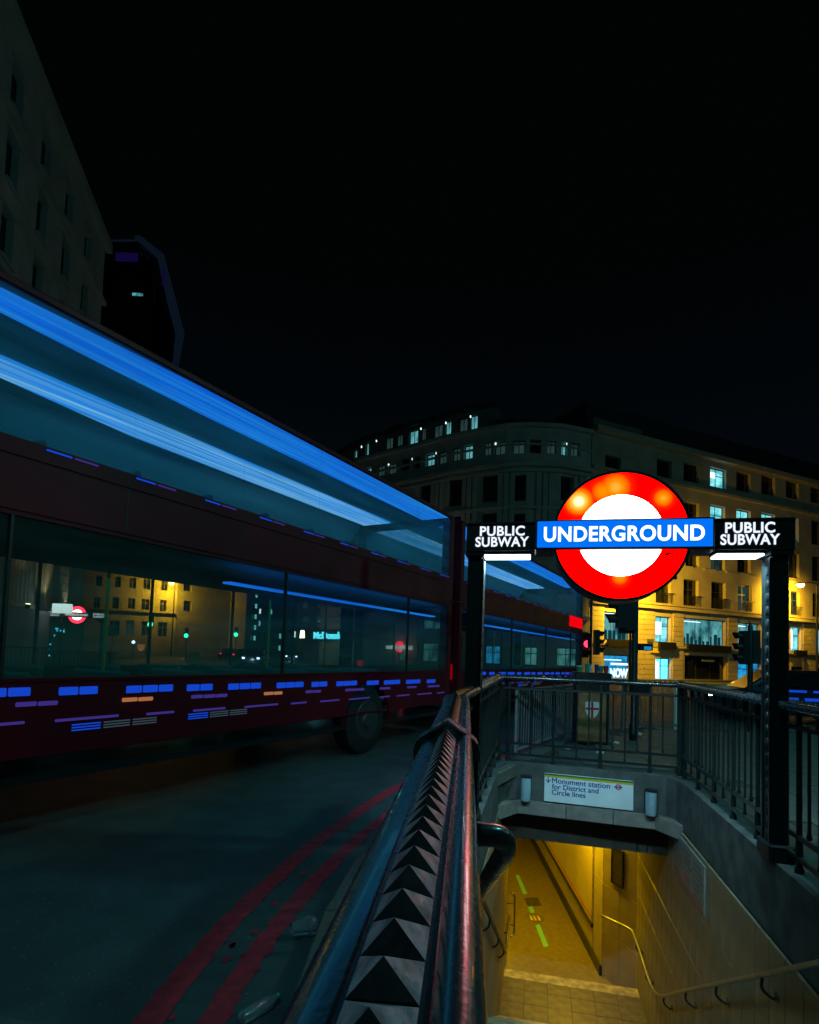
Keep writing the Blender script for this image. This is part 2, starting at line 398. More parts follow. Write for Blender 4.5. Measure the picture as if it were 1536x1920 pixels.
# ================================================================== GROUND
kerb_pts = [(-.42, -14), (-.42, -6), (-.42, -2), (-.42, 2.4), (-.41, 3.0), (-.36, 3.6), (-.26, 4.2), (-.10, 4.8), (.14, 5.5), (.46, 6.2), (.85, 6.9),
            (1.30, 7.7), (2.15, 9.2), (2.95, 10.6), (3.35, 11.2), (3.9, 11.8), (4.7, 12.25), (5.6, 12.5), (7.5, 12.75), (14, 13.0), (60, 13.5)]
kerb_pts = [(x - .0, y) for x, y in kerb_pts]
# stair opening outline (inner faces), world coordinates
def near_rail_x(d): return -.053 + .103 * d
left_in = [Vector((near_rail_x(d) + .085, d, 0)) for d in (2.05, 2.8, 3.45)] + [S(-.45, b) for b in (4.2, 5.5, 6.6, 7.2)]
arcL = [S(-.45 + .22 * (1 - math.cos(t)), 7.2 + .40 * math.sin(t)) for t in (PI / 6, PI / 3, PI / 2)]
arcR = [S(1.62 - .22 * (1 - math.cos(t)), 7.05 + .40 * math.sin(t)) for t in (PI / 2, PI / 3, PI / 6)]
right_in = [S(1.62, b) for b in (7.05, 6, 5, 4, 3, 2.05)]
hole = left_in + arcL + arcR + right_in
def holed_sheet(outer, z, inner):
    o3 = [Vector((p[0], p[1], 0)) for p in outer]; h3 = [Vector((p[0], p[1], 0)) for p in inner]
    tris = tessellate_polygon([o3, h3]); vs = [(p.x, p.y, z) for p in o3 + h3]
    return MB().add(vs, [tuple(t) for t in tris])
rd = holed_sheet([(-900, -200), (900, -200), (900, 1500), (-900, 1500)], -.12, [p for p in hole])
tag(rd.build('road', 'asphalt'), kind='structure')
# the pavement: base sheet with slabs laid on it
pave = holed_sheet([(x + .12, y) for x, y in kerb_pts] + [(60, -14)], -.018, hole)
pv = pave.build('pavement', 'grout'); tag(pv, kind='structure')
def inside_pave(x, y):
    if y > 12.3: return False
    for (x0, y0), (x1, y1) in zip(kerb_pts[3:], kerb_pts[4:]):
        if y0 <= y < y1:
            kx = x0 + (x1 - x0) * (y - y0) / (y1 - y0)
            return x > kx + .30
    return True
def inv_ab(x, y): return x * CS - y * SN, x * SN + y * CS
slab_me = MB().bbox(-.296, .296, -.221, .221, -.045, 0, .004).mesh('paving_slab', 'slab')
cands = []
for j in range(-6, 40):
    for i in range(-10, 30):
        a = .3 + i * .6 + (.3 if j % 2 else 0); b = j * .45 + .22
        p = S(a, b)
        if not inside_pave(p.x + .15, p.y) or not inside_pave(p.x - .35, p.y + .2): continue
        if (-1.05 < a < 2.22) and (1.7 < b < 8.12): continue
        if p.y < .8 or abs(p.x) > 1.0 * p.y: continue
        cands.append((p.length, a, b))
cands.sort()
for k, (dd, a, b) in enumerate(cands[:295]):
    o = mobj('paving_slab', slab_me, pv, loc=S(a, b, random.uniform(-.002, .002)), rot=(random.uniform(-.004, .004), random.uniform(-.004, .004), STAIR_ROT))
rest = MB()
for (dd, a, b) in cands[295:]:
    p = S(a, b); m = Matrix.Translation(p) @ Matrix.Rotation(STAIR_ROT, 4, 'Z'); rest.box(-.296, .296, -.221, .221, -.045, 0, m)
# narrow infill by the stair walls and near kerb
if rest.v: tag(rest.build('distant_paving', 'slab', pv), kind='stuff')
fill = MB()
fill.sweep([(-.42, -.04), (-.42, .0), (0, .0), (0, -.04)], [S(-.66, b) for b in (4.0, 7.9)])
fill.sweep([(.0, -.04), (.0, .0), (.35, .0), (.35, -.04)], [S(1.84, b) for b in (.0, 8.1)][::1])
fill.build('edge_paving', 'slab', pv)
nf = MB(); path = [Vector((x + .28, y, 0)) for x, y in kerb_pts[3:11]]
fl = []
for i in range(len(path)):
    fl.append((path[i].x, path[i].y, .0))
nearpave = [(p[0] - .01, p[1], -.002) for p in fl] + [tuple(S(-.66, 7.6, -.002)), tuple(S(-.66, 4.0, -.002)), (near_rail_x(3.3) - .14, 3.3, -.002), (near_rail_x(.5) - .12, .5, -.002), (near_rail_x(.5) - .12, -3, -.002), (-.14, -3, -.002)]
nearpave = [(x, y, z) for x, y, z in nearpave if True]
o3 = [Vector(p) for p in nearpave]
MB().add(nearpave, [tuple(t) for t in tessellate_polygon([o3])]).build('edge_paving', 'slab', pv)
# kerb stones
kerb = empty('kerb'); tag(kerb, kind='structure')
def resample(pts, step):
    out = [Vector(pts[0])]; acc = 0
    for p, q in zip(pts, pts[1:]):
        p = Vector(p); q = Vector(q); L = (q - p).length; t = step - acc
        while t <= L: out.append(p + (q - p) * t / L); t += step
        acc = (acc + L) % step if L >= step - acc else acc + L
    return out
kp = resample([p for p in kerb_pts if True], .9)
for p, q in zip(kp, kp[1:]):
    if q.y < 0 or p.x > 16: continue
    d = (q - p); L = d.length; ang = math.atan2(d.y, d.x)
    mobj('kerb_stone', MB().bbox(.006, L - .006, -.26, .0, -.16, .004, .012).mesh('kerb_stone', 'kerb_granite'), kerb, loc=(p.x, p.y, random.uniform(-.002, .002)), rot=(0, 0, ang))
# road marks: double red lines
def ribbon(pts, wd, z, step=.12, ragged=0.0):
    pts = resample(pts, step); m = MB(); L = []; R = []
    for i, p in enumerate(pts):
        t = (pts[min(i + 1, len(pts) - 1)] - pts[max(i - 1, 0)]).normalized(); n_ = Vector((-t.y, t.x))
        a = wd / 2 + random.uniform(-ragged, ragged); b = wd / 2 + random.uniform(-ragged, ragged)
        L.append((p.x + n_.x * a, p.y + n_.y * a, z)); R.append((p.x - n_.x * b, p.y - n_.y * b, z))
    for i in range(len(pts) - 1): m.quad(L[i], R[i], R[i + 1], L[i + 1])
    return m
def smooth(pts, it=2):
    for _ in range(it):
        q = [pts[0]]
        for a, b in zip(pts, pts[1:]):
            q.append((a[0] * .75 + b[0] * .25, a[1] * .75 + b[1] * .25)); q.append((a[0] * .25 + b[0] * .75, a[1] * .25 + b[1] * .75))
        q.append(pts[-1]); pts = q
    return pts
outer = smooth([(-.98, -3), (-.98, 1), (-.98, 2.4), (-.96, 2.75), (-.91, 3.3), (-.70, 4.45), (-.42, 5.4), (-.12, 6.4), (.50, 7.8), (1.6, 9.8), (2.4, 11.3)])
inner = smooth([(-.73, -3), (-.73, 1), (-.73, 2.4), (-.71, 2.7), (-.64, 3.3), (-.50, 4.05), (-.30, 4.85), (-.02, 5.65), (.50, 6.9), (1.5, 8.7), (2.6, 10.6)])
tag(ribbon(outer, .125, -.116, .05, .007).build('road_marking', 'red_line'), 'outer of two dark red lines curving along the kerb', 'road marking')
tag(ribbon(inner, .115, -.116, .05, .012).build('road_marking', 'red_line'), 'inner of two dark red lines, closest to the kerb', 'road marking')
rp = MB()
for k in range(26):
    i = random.randint(6, len(outer) - 12); p = Vector(outer[i]).lerp(Vector(inner[i]), random.uniform(.32, .75))
    if p.y > 7: continue
    r0 = random.uniform(.006, .03); pts = [(p.x + r0 * random.uniform(.5, 1.1) * math.cos(t), p.y + 1.6 * r0 * random.uniform(.5, 1.1) * math.sin(t), -.1155) for t in [i * PI / 3 for i in range(6)]]
    rp.poly(pts)
tag(rp.build('paint_flecks', 'red_line'), 'worn red paint flecks between the two red lines', 'paint flecks', kind='stuff')
gr = MB()
for k in range(3600):
    y = 1.6 + 9 * random.random() ** 1.5; x = random.uniform(-.95 * y - .5, -.45)
    e = random.uniform(.0015, .0042) * (1 + y * .12); a = random.uniform(0, 2 * PI)
    gr.add([(x + e * math.cos(a + j * 2.1), y + e * math.sin(a + j * 2.1), -.119) for j in range(3)] + [(x, y, -.119 + e)], [(0, 1, 3), (1, 2, 3), (2, 0, 3)])
tag(gr.build('loose_grit', 'grit'), 'pale loose grit scattered over the dark asphalt', 'grit', kind='stuff')
wl = MB()
for (x, y) in [(24, 26), (20, 24), (28, 28)]: wl.box(x, x + .15, y, y + 3, -.119, -.116)

# ================================================================== STAIRWELL
coping_prof = [(0, .02), (-.30, .02), (-.30, -.14), (-.02, -.14), (-.02, -.52), (0, -.52)]
def band(path, name, label, zb=-.52):
    t = thing(name, label, 'wall')
    prof = [(.0, .022), (-.29, .022), (-.29, zb), (.0, zb)]
    MB().sweep(prof, path).build('coping', 'concrete', t)
    return t
# path direction: travelling away from camera on the left, so "right" is into the opening
lw_ = band(left_in + arcL[:1], 'parapet_wall', 'concrete edged tiled wall down the left side of the stairs')
fw_ = band([arcL[0]] + arcL[1:] + arcR[:2] + [arcR[2]], 'parapet_wall', 'concrete wall over the passage mouth carrying the white sign', -.445)
rw_ = band([arcR[2]] + right_in, 'parapet_wall', 'concrete edged tiled wall down the right side of the stairs')
# cladding stones under the far band
A, B = S(-.23, 7.60), S(1.40, 7.45)
for (t0, t1) in ((0, .37), (.37, .71), (.71, 1.0)):
    p = A.lerp(B, t0); q = A.lerp(B, t1); d = q - p
    mobj('stone_block', MB().bbox(.003, d.length - .003, -.03, .22, -.62, -.447, .006).mesh('stone_block', 'coping_stone'), fw_, loc=(p.x, p.y, 0), rot=(0, 0, math.atan2(d.y, d.x)))
for (p, q) in ((S(-.45, 7.2), A), (B, S(1.62, 7.05))):
    d = q - p
    mobj('stone_block', MB().bbox(.003, d.length - .003, -.02, .2, -.62, -.447, .006).mesh('stone_block', 'coping_stone'), fw_, loc=(p.x, p.y, 0), rot=(0, 0, math.atan2(d.y, d.x)))
# dark beam set back
MB().add([S(a, b, z) for z in (-.60, -1.0) for (a, b) in ((-.75, 7.86), (1.95, 7.70), (1.95, 8.1), (-.75, 8.2))],
         [(0, 1, 2, 3), (4, 5, 6, 7), (0, 1, 5, 4), (1, 2, 6, 5), (2, 3, 7, 6), (3, 0, 4, 7)]).build('beam', 'dark_soffit', fw_)
bt = MB()
for a in (1.25, 1.36): bt.tube([S(a, 7.68, -.64), S(a, 7.74, -.98)], .012, 6)
bt.build('pipe', 'dark_metal', fw_)
# backing behind tiles
PW = [S(1.62, 2.05), S(1.62, 9.9), Vector((3.51, 10.05, 0)), Vector((3.91, 17.96, 0)), Vector((3.96, 19, 0))]
def backing(path, z0, z1, th, parent, matn='grout'):
    MB().sweep([(0, z0), (0, z1), (th, z1), (th, z0)], path).build('backing', matn, parent)
backing([p for p in PW], -4.1, -.50, .2, rw_)
LW = [Vector((near_rail_x(d) + .085 - .005, d, 0)) for d in (2.05, 3.45)] + [S(-.455, b) for b in (4.3, 10.35)]
backing(LW, -4.1, -.50, -.2, lw_)
def tiles(p, q, zs, tw, parent, side, mt, name='wall_tile', zfun=None, proud=.012):
    d = q - p; L = d.length; n_ = max(1, round(L / tw)); w_ = L / n_; ang = math.atan2(d.y, d.x)
    cache = {}
    for i in range(n_):
        for (z0, z1) in zip(zs, zs[1:]):
            zz0, zz1 = min(z0, z1), max(z0, z1)
            if zfun and zz1 < zfun(p + d * ((i + .5) / n_)): continue
            k = round(zz1 - zz0, 3)
            if k not in cache: cache[k] = MB().bbox(-w_ / 2 + .003, w_ / 2 - .003, -.02, proud, -k / 2 + .003, k / 2 - .003, .003).mesh(name, mt)
            c = p + d * ((i + .5) / n_)
            mobj(name, cache[k], parent, loc=(c.x, c.y, (zz0 + zz1) / 2), rot=(random.uniform(-.002, .002), 0, ang + (PI if side > 0 else 0) + random.uniform(-.002, .002)))
def nose(p):
    a, b = inv_ab(p.x, p.y); return max(-4.1, -.58 * (b - 2.1)) - .35
zs_r = [-.52, -1.10, -1.68, -2.26, -2.84, -3.42, -4.0]
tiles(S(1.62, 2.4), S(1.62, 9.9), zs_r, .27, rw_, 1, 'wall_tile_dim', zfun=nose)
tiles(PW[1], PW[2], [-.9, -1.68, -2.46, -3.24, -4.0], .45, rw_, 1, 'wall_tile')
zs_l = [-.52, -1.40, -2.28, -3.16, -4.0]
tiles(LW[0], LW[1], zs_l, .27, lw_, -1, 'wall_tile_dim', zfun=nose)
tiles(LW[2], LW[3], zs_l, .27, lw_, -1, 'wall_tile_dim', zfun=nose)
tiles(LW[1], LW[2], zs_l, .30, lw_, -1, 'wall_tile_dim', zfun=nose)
# passage side: big poster panels with a red stripe
pas = thing('passage', 'yellow lit subway passage with panelled wall beyond the stairs', 'passage')
Pp, Pq = PW[2], PW[3]; pd = (Pq - Pp); PL = pd.length; pang = math.atan2(pd.y, pd.x)
tiles(Pp, Pp + pd * (.55 / PL), [-.9, -1.68, -2.46, -3.24, -4.0], .55, pas, 1, 'wall_tile')
pan = MB().bbox(-.525, .525, -.035, .01, -1.18, 1.18, .006).mesh('wall_panel', 'poster_panel')
stripe = MB().box(-.52, .52, -.039, -.0352, -1.10, -1.08).mesh('stripe', 'sign_red')
for i in range(7):
    u = .62 + .53 + i * 1.07; c = Pp + pd * (u / PL)
    o = mobj('wall_panel', pan, pas, loc=(c.x, c.y, -2.22), rot=(0, 0, pang + PI)); mobj('stripe', stripe, o)
tiles(Pp + pd * (.58 / PL), Pq, [-3.45, -3.98], 1.07, pas, 1, 'wall_tile')
tiles(Pp + pd * (.58 / PL), Pq, [-.75, -1.02], 1.07, pas, 1, 'wall_tile')
MB().sweep([(-.06, -4.0), (-.06, -3.84), (.02, -3.84), (.02, -4.0)], [Pp, Pq]).build('skirting', 'dark_metal', pas)
MB().sweep([(-.05, -3.47), (-.05, -3.40), (.02, -3.40), (.02, -3.47)], [Pp + pd * (.58 / PL), Pq]).build('trim_strip', 'dark_metal', pas)
# ceiling, floor, far and left walls of the passage
cl = [S(-3.2, 8.05), S(2.3, 7.95), Vector((4.2, 10, 0)), Vector((4.4, 19.4, 0)), Vector((-3.4, 19.4, 0)), Vector((-3.4, 9, 0))]
MB().prism([(p.x, p.y) for p in cl], 'z', -.95, -.75).build('ceiling', 'wall_tile_dim', pas)
MB().prism([(p.x, p.y) for p in [S(-3.2, 9.75), S(1.8, 9.75)] + cl[2:]], 'z', -4.2, -4.0).build('floor', 'passage_floor', pas)
MB().sweep([(0, -4.0), (0, -.9), (.15, -.9), (.15, -4.0)], [Vector((4.1, 19, 0)), Vector((-3, 19, 0)), Vector((-3, 10.4, 0)), S(-.455, 10.36)]).build('end_wall', 'wall_tile', pas)
# vent grille on the oblique wall
vc = PW[1].lerp(PW[2], .55); vd = PW[2] - PW[1]
vent = thing('vent_grille', 'dark slatted vent grille on the yellow oblique wall', 'vent', (vc.x, vc.y, -2.05), math.atan2(vd.y, vd.x) + PI)
f_ = MB()
for (x0, x1, z0, z1) in ((-.14, .14, .27, .30), (-.14, .14, -.30, -.27), (-.14, -.12, -.27, .27), (.12, .14, -.27, .27)): f_.box(x0, x1, -.05, -.021, z0, z1)
f_.build('frame', 'dark_metal', vent)
sl = MB().box(-.118, .118, -.044, -.030, -.012, .012).mesh('slat', 'grout')
for k in range(11): mobj('slat', sl, vent, loc=(0, 0, -.24 + k * .048))
MB().box(-.12, .12, -.029, -.021, -.27, .27).build('back_plate', 'black', vent)
# stairs
st = thing('staircase', 'worn tiled steps going down to the landing and passage', 'stairs')
nst = 22; rise = 3.7 / nst
for k in range(nst):
    z = -rise * (k + 1) if k < nst else -3.7
    b0 = 2.1 + .29 * k; b1 = b0 + .29
    if k == nst - 1: continue
    cx = lambda b: max(-.445, -.052 - .1226 * b + .09)
    m = MB(); aL = min(-.06, max(-.45, -.052 - .1226 * b0 + .085)) if b0 < 3.6 else -.45
    m.add([S(aL, b0, z), S(1.6, b0, z), S(1.6, b1, z), S(aL, b1, z), S(aL, b0, z - rise * 1.2), S(1.6, b0, z - rise * 1.2), S(1.6, b1, z - rise * 1.2), S(aL, b1, z - rise * 1.2)],
          [(0, 1, 2, 3), (4, 5, 6, 7), (0, 1, 5, 4), (1, 2, 6, 5), (2, 3, 7, 6), (3, 0, 4, 7)])
    m.build('step', 'step_tile', st)
    n2 = MB(); n2.add([S(aL, b1 - .06, z + .004), S(1.6, b1 - .06, z + .004), S(1.6, b1 + .008, z + .004), S(aL, b1 + .008, z + .004), S(aL, b1 - .06, z - .03), S(1.6, b1 - .06, z - .03), S(1.6, b1 + .008, z - .03), S(aL, b1 + .008, z - .03)],
           [(0, 1, 2, 3), (4, 5, 6, 7), (0, 1, 5, 4), (1, 2, 6, 5), (2, 3, 7, 6), (3, 0, 4, 7)]); n2.build('nosing', 'step_edge', st)
b_l0 = 2.1 + .29 * (nst - 1)
MB().prism([tuple(S(-.45, b_l0).xy), tuple(S(1.6, b_l0).xy), tuple(S(1.6, 9.72).xy), tuple(S(-.45, 9.72).xy)], 'z', -4.1, -3.712).build('landing', 'grout', st)
lt = MB().bbox(-.169, .169, -.169, .169, -.02, 0, .003).mesh('floor_tile', 'step_tile')
for i in range(6):
    for j in range(4):
        a = -.45 + .17 + i * .342; b = b_l0 + .17 + j * .342
        if b > 9.56: continue
        mobj('floor_tile', lt, st, loc=S(a, b, -3.70 + random.uniform(-.001, .001)), rot=(random.uniform(-.003, .003), 0, STAIR_ROT))
e_ = MB().prism([tuple(S(-.45, 9.50).xy), tuple(S(1.6, 9.50).xy), tuple(S(1.6, 9.74).xy), tuple(S(-.45, 9.74).xy)], 'z', -3.78, -3.695).build('nosing', 'step_edge', st)
MB().prism([tuple(S(-.45, 9.74).xy), tuple(S(1.2, 9.74).xy), tuple(S(1.2, 10.15).xy), tuple(S(-.45, 10.15).xy)], 'z', -4.0, -3.85).build('step', 'passage_floor', st)
# floor markings in the passage
def floor_quad(pts, z): return [tuple(on_z(px, py, z)) for px, py in pts]
fm = [((967, 1641), (973, 1640), (989, 1676), (981, 1677)), ((988, 1696), (996, 1695), (1003, 1711), (995, 1712)), ((1004, 1735), (1012, 1733), (1029, 1774), (1020, 1776))]
for i, q in enumerate(fm):
    tag(MB().poly(floor_quad(q, -3.996)).build('floor_stripe', 'floor_green'), ('far pale green dash on the passage floor', 'short middle green dash above the oval floor sticker', 'long green dash below the oval floor sticker')[i], 'floor marking')
sc_ = on_z(1003, 1721, -3.996)
stk = thing('floor_sticker', 'oval floor sticker with three small yellow figures', 'sticker', (sc_.x, sc_.y, -3.996))
MB().poly([(.19 * math.cos(t), .22 * math.sin(t), .001) for t in [i * PI / 12 for i in range(24)]]).build('disc', 'grey_print', stk)
for x in (-.08, .0, .08):
    MB().poly([(x - .022, -.12, .003), (x + .022, -.12, .003), (x + .022, .04, .003), (x - .022, .04, .003)]).build('figure_body', 'sign_yellow', stk)
    MB().poly([(x + .02 * math.cos(t), .075 + .025 * math.sin(t), .003) for t in [i * PI / 4 for i in range(8)]]).build('figure_head', 'sign_yellow', stk)
tag(MB().poly(floor_quad(((983, 1684), (1008, 1683), (1016, 1698), (990, 1700)), -3.995)).build('floor_mat', 'dark_soffit'), 'dark worn square patch on the passage floor', 'floor patch')
# passage ceiling lamps
for k, (x, y, pw) in enumerate(((3.02, 10.75, 85), (2.4, 14.2, 34), (.4, 12.5, 32))):
    t = thing('ceiling_lamp', ('yellow tube lamp on the passage ceiling by the wall panels', 'second yellow tube lamp further along the passage ceiling', 'yellow tube lamp on the ceiling over the hidden passage side')[k], 'lamp', (x, y, -.95))
    MB().bbox(-.06, .06, -.6, .6, -.05, 0, .01).build('housing', 'steel', t)
    MB().tube([(0, -.55, -.07), (0, .55, -.07)], .025, 8).build('tube', 'lamp_passage', t)
    light('lamp_light', (0, 0, -.12), (1.0, .60, .004), pw, parent=t, kind='AREA', sx=.1, sy=1.0)

# wall sign list on the right wall
ws = thing('wall_sign', 'long white direction list on the tiled wall right of the steps', 'sign', tuple(S(1.62, 6.70, -.80)), STAIR_ROT - PI / 2)
# local x runs away->toward camera mapping: rotate so local -y faces into the stair
MB().bbox(-.62, .62, -.035, -.013, -.235, .235, .003).build('board', 'sign_grey', ws)
for k in range(6):
    zz = .16 - k * .062
    for j in range(3):
        x0 = -.56 + j * .40; x1 = x0 + random.uniform(.2, .34)
        MB().box(x0, x1, -.038, -.0352, zz - .012, zz + .012).build('text_line', 'sign_red' if (k == 4 and j == 1) else 'grey_print', ws)
MB().box(-.60, .60, -.0378, -.0352, -.215, -.195).build('band', 'sign_red', ws)

# Monument sign on the far wall
A2, B2 = arcL[2], arcR[0]
u0, zt = on_wall(A2, B2, 1022, 1437); u1, _ = on_wall(A2, B2, 1188, 1452); _, zb = on_wall(A2, B2, 1105, 1497)
dw = (B2 - A2); ang_f = math.atan2(dw.y, dw.x); cpt = A2 + dw.normalized() * ((u0 + u1) / 2)
sw, z_hi, z_lo = (u1 - u0), -.075, -.425
ms = thing('station_sign', 'white board reading Monument station for District and Circle lines', 'sign', (cpt.x, cpt.y, 0), ang_f)
MB().bbox(-sw / 2, sw / 2, -.03, -.002, z_lo, z_hi, .002).build('board', 'sign_white', ms)
MB().box(-sw / 2 + .003, sw / 2 - .003, -.033, -.0302, z_hi - .022, z_hi - .002).build('green_band', 'sign_green', ms)
MB().box(-sw / 2 + .003, sw / 2 - .003, -.033, -.0302, z_hi - .045, z_hi - .0225).build('yellow_band', 'sign_yellow', ms)
hh = z_hi - z_lo
for i, (tx, cx0, zc) in enumerate((('Monument station', -.07, .245), ('for District and', -.135, .46), ('Circle lines', -.21, .66))):
    me = text_mesh(tx, .085, 'sign_blue', bold=.0, depth=.001, align='LEFT')
    xs = [v.co.x for v in me.vertices]; wv = max(xs) - min(xs)
    for v in me.vertices: v.co.x = (v.co.x - min(xs)) * (.655 / 1.0 if False else 1.0)
    k = {0: .655, 1: .53, 2: .385}[i] * sw / wv
    for v in me.vertices: v.co.x = v.co.x * k - sw / 2 + .09 * sw; v.co.z = v.co.z * k * .98 + z_hi - zc * hh
    mm = MB()
    for (dx, dz, dy) in ((0, 0, 0), (.0016, 0, -.0002), (-.0016, 0, -.0004), (0, .0013, -.0006), (0, -.0013, -.0008)):
        mm.add([(v.co.x + dx, v.co.y + dy, v.co.z + dz) for v in me.vertices], [tuple(p.vertices) for p in me.polygons])
    o = mobj('lettering', mm.mesh('lettering', 'sign_blue'), ms, loc=(0, -.0325, 0))
ax = -sw / 2 + .045 * sw; az = z_hi - .24 * hh
ar = MB(); ar.box(ax - .006, ax + .006, -.0325, -.0302, az - .03, az + .038)
ar.prism([(ax - .028, az - .002), (ax, az - .035), (ax, az - .018), (ax - .028, az + .014)], 'y', -.0326, -.0303); ar.prism([(ax + .028, az - .002), (ax + .028, az + .014), (ax, az - .018), (ax, az - .035)], 'y', -.0327, -.0304)
ar.build('arrow', 'sign_blue', ms)
def ring(cx, cz, r, ri, y0, y1, seg=32):
    m = MB(); n_ = seg
    vs = [(cx + q * math.cos(2 * PI * k / n_), y, cz + q * math.sin(2 * PI * k / n_)) for y in (y0, y1) for q in (r, ri) for k in range(n_)]
    fs = []
    for k in range(n_):
        j = (k + 1) % n_
        fs += [(k, j, n_ + j, n_ + k), (2 * n_ + k, 2 * n_ + j, 3 * n_ + j, 3 * n_ + k), (k, j, 2 * n_ + j, 2 * n_ + k), (n_ + k, n_ + j, 3 * n_ + j, 3 * n_ + k)]
    return m.add(vs, fs)
rx, rz = sw / 2 - .165 * sw, z_hi - .245 * hh
ring(rx, rz, .034, .021, -.0325, -.0302, 24).build('roundel_ring', 'sign_red', ms)
MB().box(rx - .046, rx + .046, -.0335, -.0326, rz - .008, rz + .008).build('roundel_bar', 'sign_blue', ms)
# the two unlit bulkhead lamps either side of it
for i, (px, py0, py1) in enumerate(((988, 1455, 1500), (1220, 1481, 1527))):
    pA, pB = (A2, B2)
    u, zt_ = on_wall(pA, pB, px, py0); _, zb_ = on_wall(pA, pB, px, py1)
    c = A2 + dw.normalized() * u
    t = thing('wall_lamp', ('pale blue cylinder wall lamp left of the white station board', 'grey blue cylinder wall lamp right of the white station board')[i], 'wall lamp', (c.x, c.y, (zt_ + zb_) / 2), ang_f, 'cylinder lamps beside the station board')
    h_ = (zt_ - zb_)
    MB().lathe([(.045, -h_ / 2), (.062, -h_ / 2 + .012), (.064, -h_ / 2 + .02), (.064, h_ / 2 - .02), (.062, h_ / 2 - .012), (.045, h_ / 2)], 16, 0, -.075).build('shade', 'lamp_cover', t)
    MB().lathe([(.072, h_ / 2), (.072, h_ / 2 + .018), (.05, h_ / 2 + .024)], 16, 0, -.075).build('cap', 'dark_metal', t)
    MB().bbox(-.06, .06, -.02, .0, -h_ / 2 - .02, h_ / 2 + .02).build('back_plate', 'dark_metal', t)

# handrails
def bez(pts, n=6):
    pts = [Vector(p) for p in pts]; out = []
    P = [pts[0] * 2 - pts[1]] + pts + [pts[-1] * 2 - pts[-2]]
    for i in range(1, len(P) - 2):
        for k in range(n):
            t = k / n; a, b, c, d = P[i - 1], P[i], P[i + 1], P[i + 2]
            out.append(.5 * ((2 * b) + (c - a) * t + (2 * a - 5 * b + 4 * c - d) * t * t + (3 * b - a - 3 * c + d) * t ** 3))
    out.append(pts[-1]); return out
hl = thing('handrail', 'thick dark handrail curving round and down the left stair wall', 'handrail')
MB().tube(bez([(.105, 1.10, 1.035), (.15, 1.105, 1.033), (.192, 1.13, 1.02), (.212, 1.19, .975), (.222, 1.35, .89), (.248, 1.75, .68), (.33, 2.5, .32), (.475, 3.5, -.2)], 8), .0225, 14).build('rail', 'rail_paint', hl)
pts = [Vector((.475, 3.5, -.2))] + [S(-.37, b, .9 - .58 * (b - 2.1) - .02) for b in (4.3, 6, 7.5, 8.45)] + [S(-.37, 8.9, -2.80), S(-.37, 9.6, -2.80)]
MB().tube(bez(pts, 5), .021, 10).build('rail', 'dark_metal', hl)
MB().bbox(.100, .116, 1.03, 1.15, .97, 1.075, .004).build('back_plate', 'dark_metal', hl)
for b in (4.0, 5.2, 6.6, 7.9, 9.3):
    z = .9 - .58 * (b - 2.1) - .03 if b < 8.4 else -2.82
    p = S(-.37, b, z); q = S(-.445, b, z - .10)
    MB().tube(bez([p, p + Vector((-.01, 0, -.07)), q + Vector((.02, 0, -.015)), q], 4), .010, 6).build('bracket', 'dark_metal', hl)
h2 = thing('handrail', 'short bent handrail at the corner of the left passage wall', 'handrail')
MB().tube(bez([S(-.36, 10.0, -2.6), S(-.33, 10.05, -2.62), S(-.31, 10.1, -2.75), S(-.31, 10.1, -3.25), S(-.36, 10.02, -3.3)], 5), .016, 8).build('rail', 'steel', h2)
for z in (-2.8, -3.15): MB().tube([S(-.31, 10.1, z), S(-.45, 10.1, z)], .009, 6).build('bracket', 'dark_metal', h2)
hr = thing('handrail', 'slim metal handrail running down the right stair wall', 'handrail')
r1 = [on_wall(S(1.5, 0), S(1.5, 10), 1560, 1752)]
rp_ = []
for b in (2.6, 3.6, 5, 6.5, 7.6): rp_.append(S(1.51, b, .9 - .60 * (b - 2.1) - .22))
rp_ += [S(1.51, 8.15, -2.80), S(1.51, 8.7, -2.80), S(1.51, 9.55, -2.80), S(1.46, 9.75, -2.80), S(1.20, 10.0, -2.80), S(1.10, 10.15, -2.82), S(1.13, 10.2, -2.87)]
MB().tube(bez(rp_, 5), .019, 10).build('rail', 'steel', hr)
for b in (3.2, 4.4, 5.4, 6.4, 7.4, 8.5, 9.3):
    z = .9 - .60 * (b - 2.1) - .24 if b < 8.1 else -2.82
    p = S(1.51, b, z); q = S(1.60, b, z - .11)
    MB().tube(bez([p, p + Vector((.0, 0, -.07)), q + Vector((-.03, 0, -.01)), q], 4), .011, 6).build('bracket', 'dark_metal', hr)
    mobj('wall_plate', MB().lathe([(.035, -.006), (.035, .006)], 12).mesh('wall_plate', 'dark_metal'), hr, loc=q, rot=(0, PI / 2, STAIR_ROT))
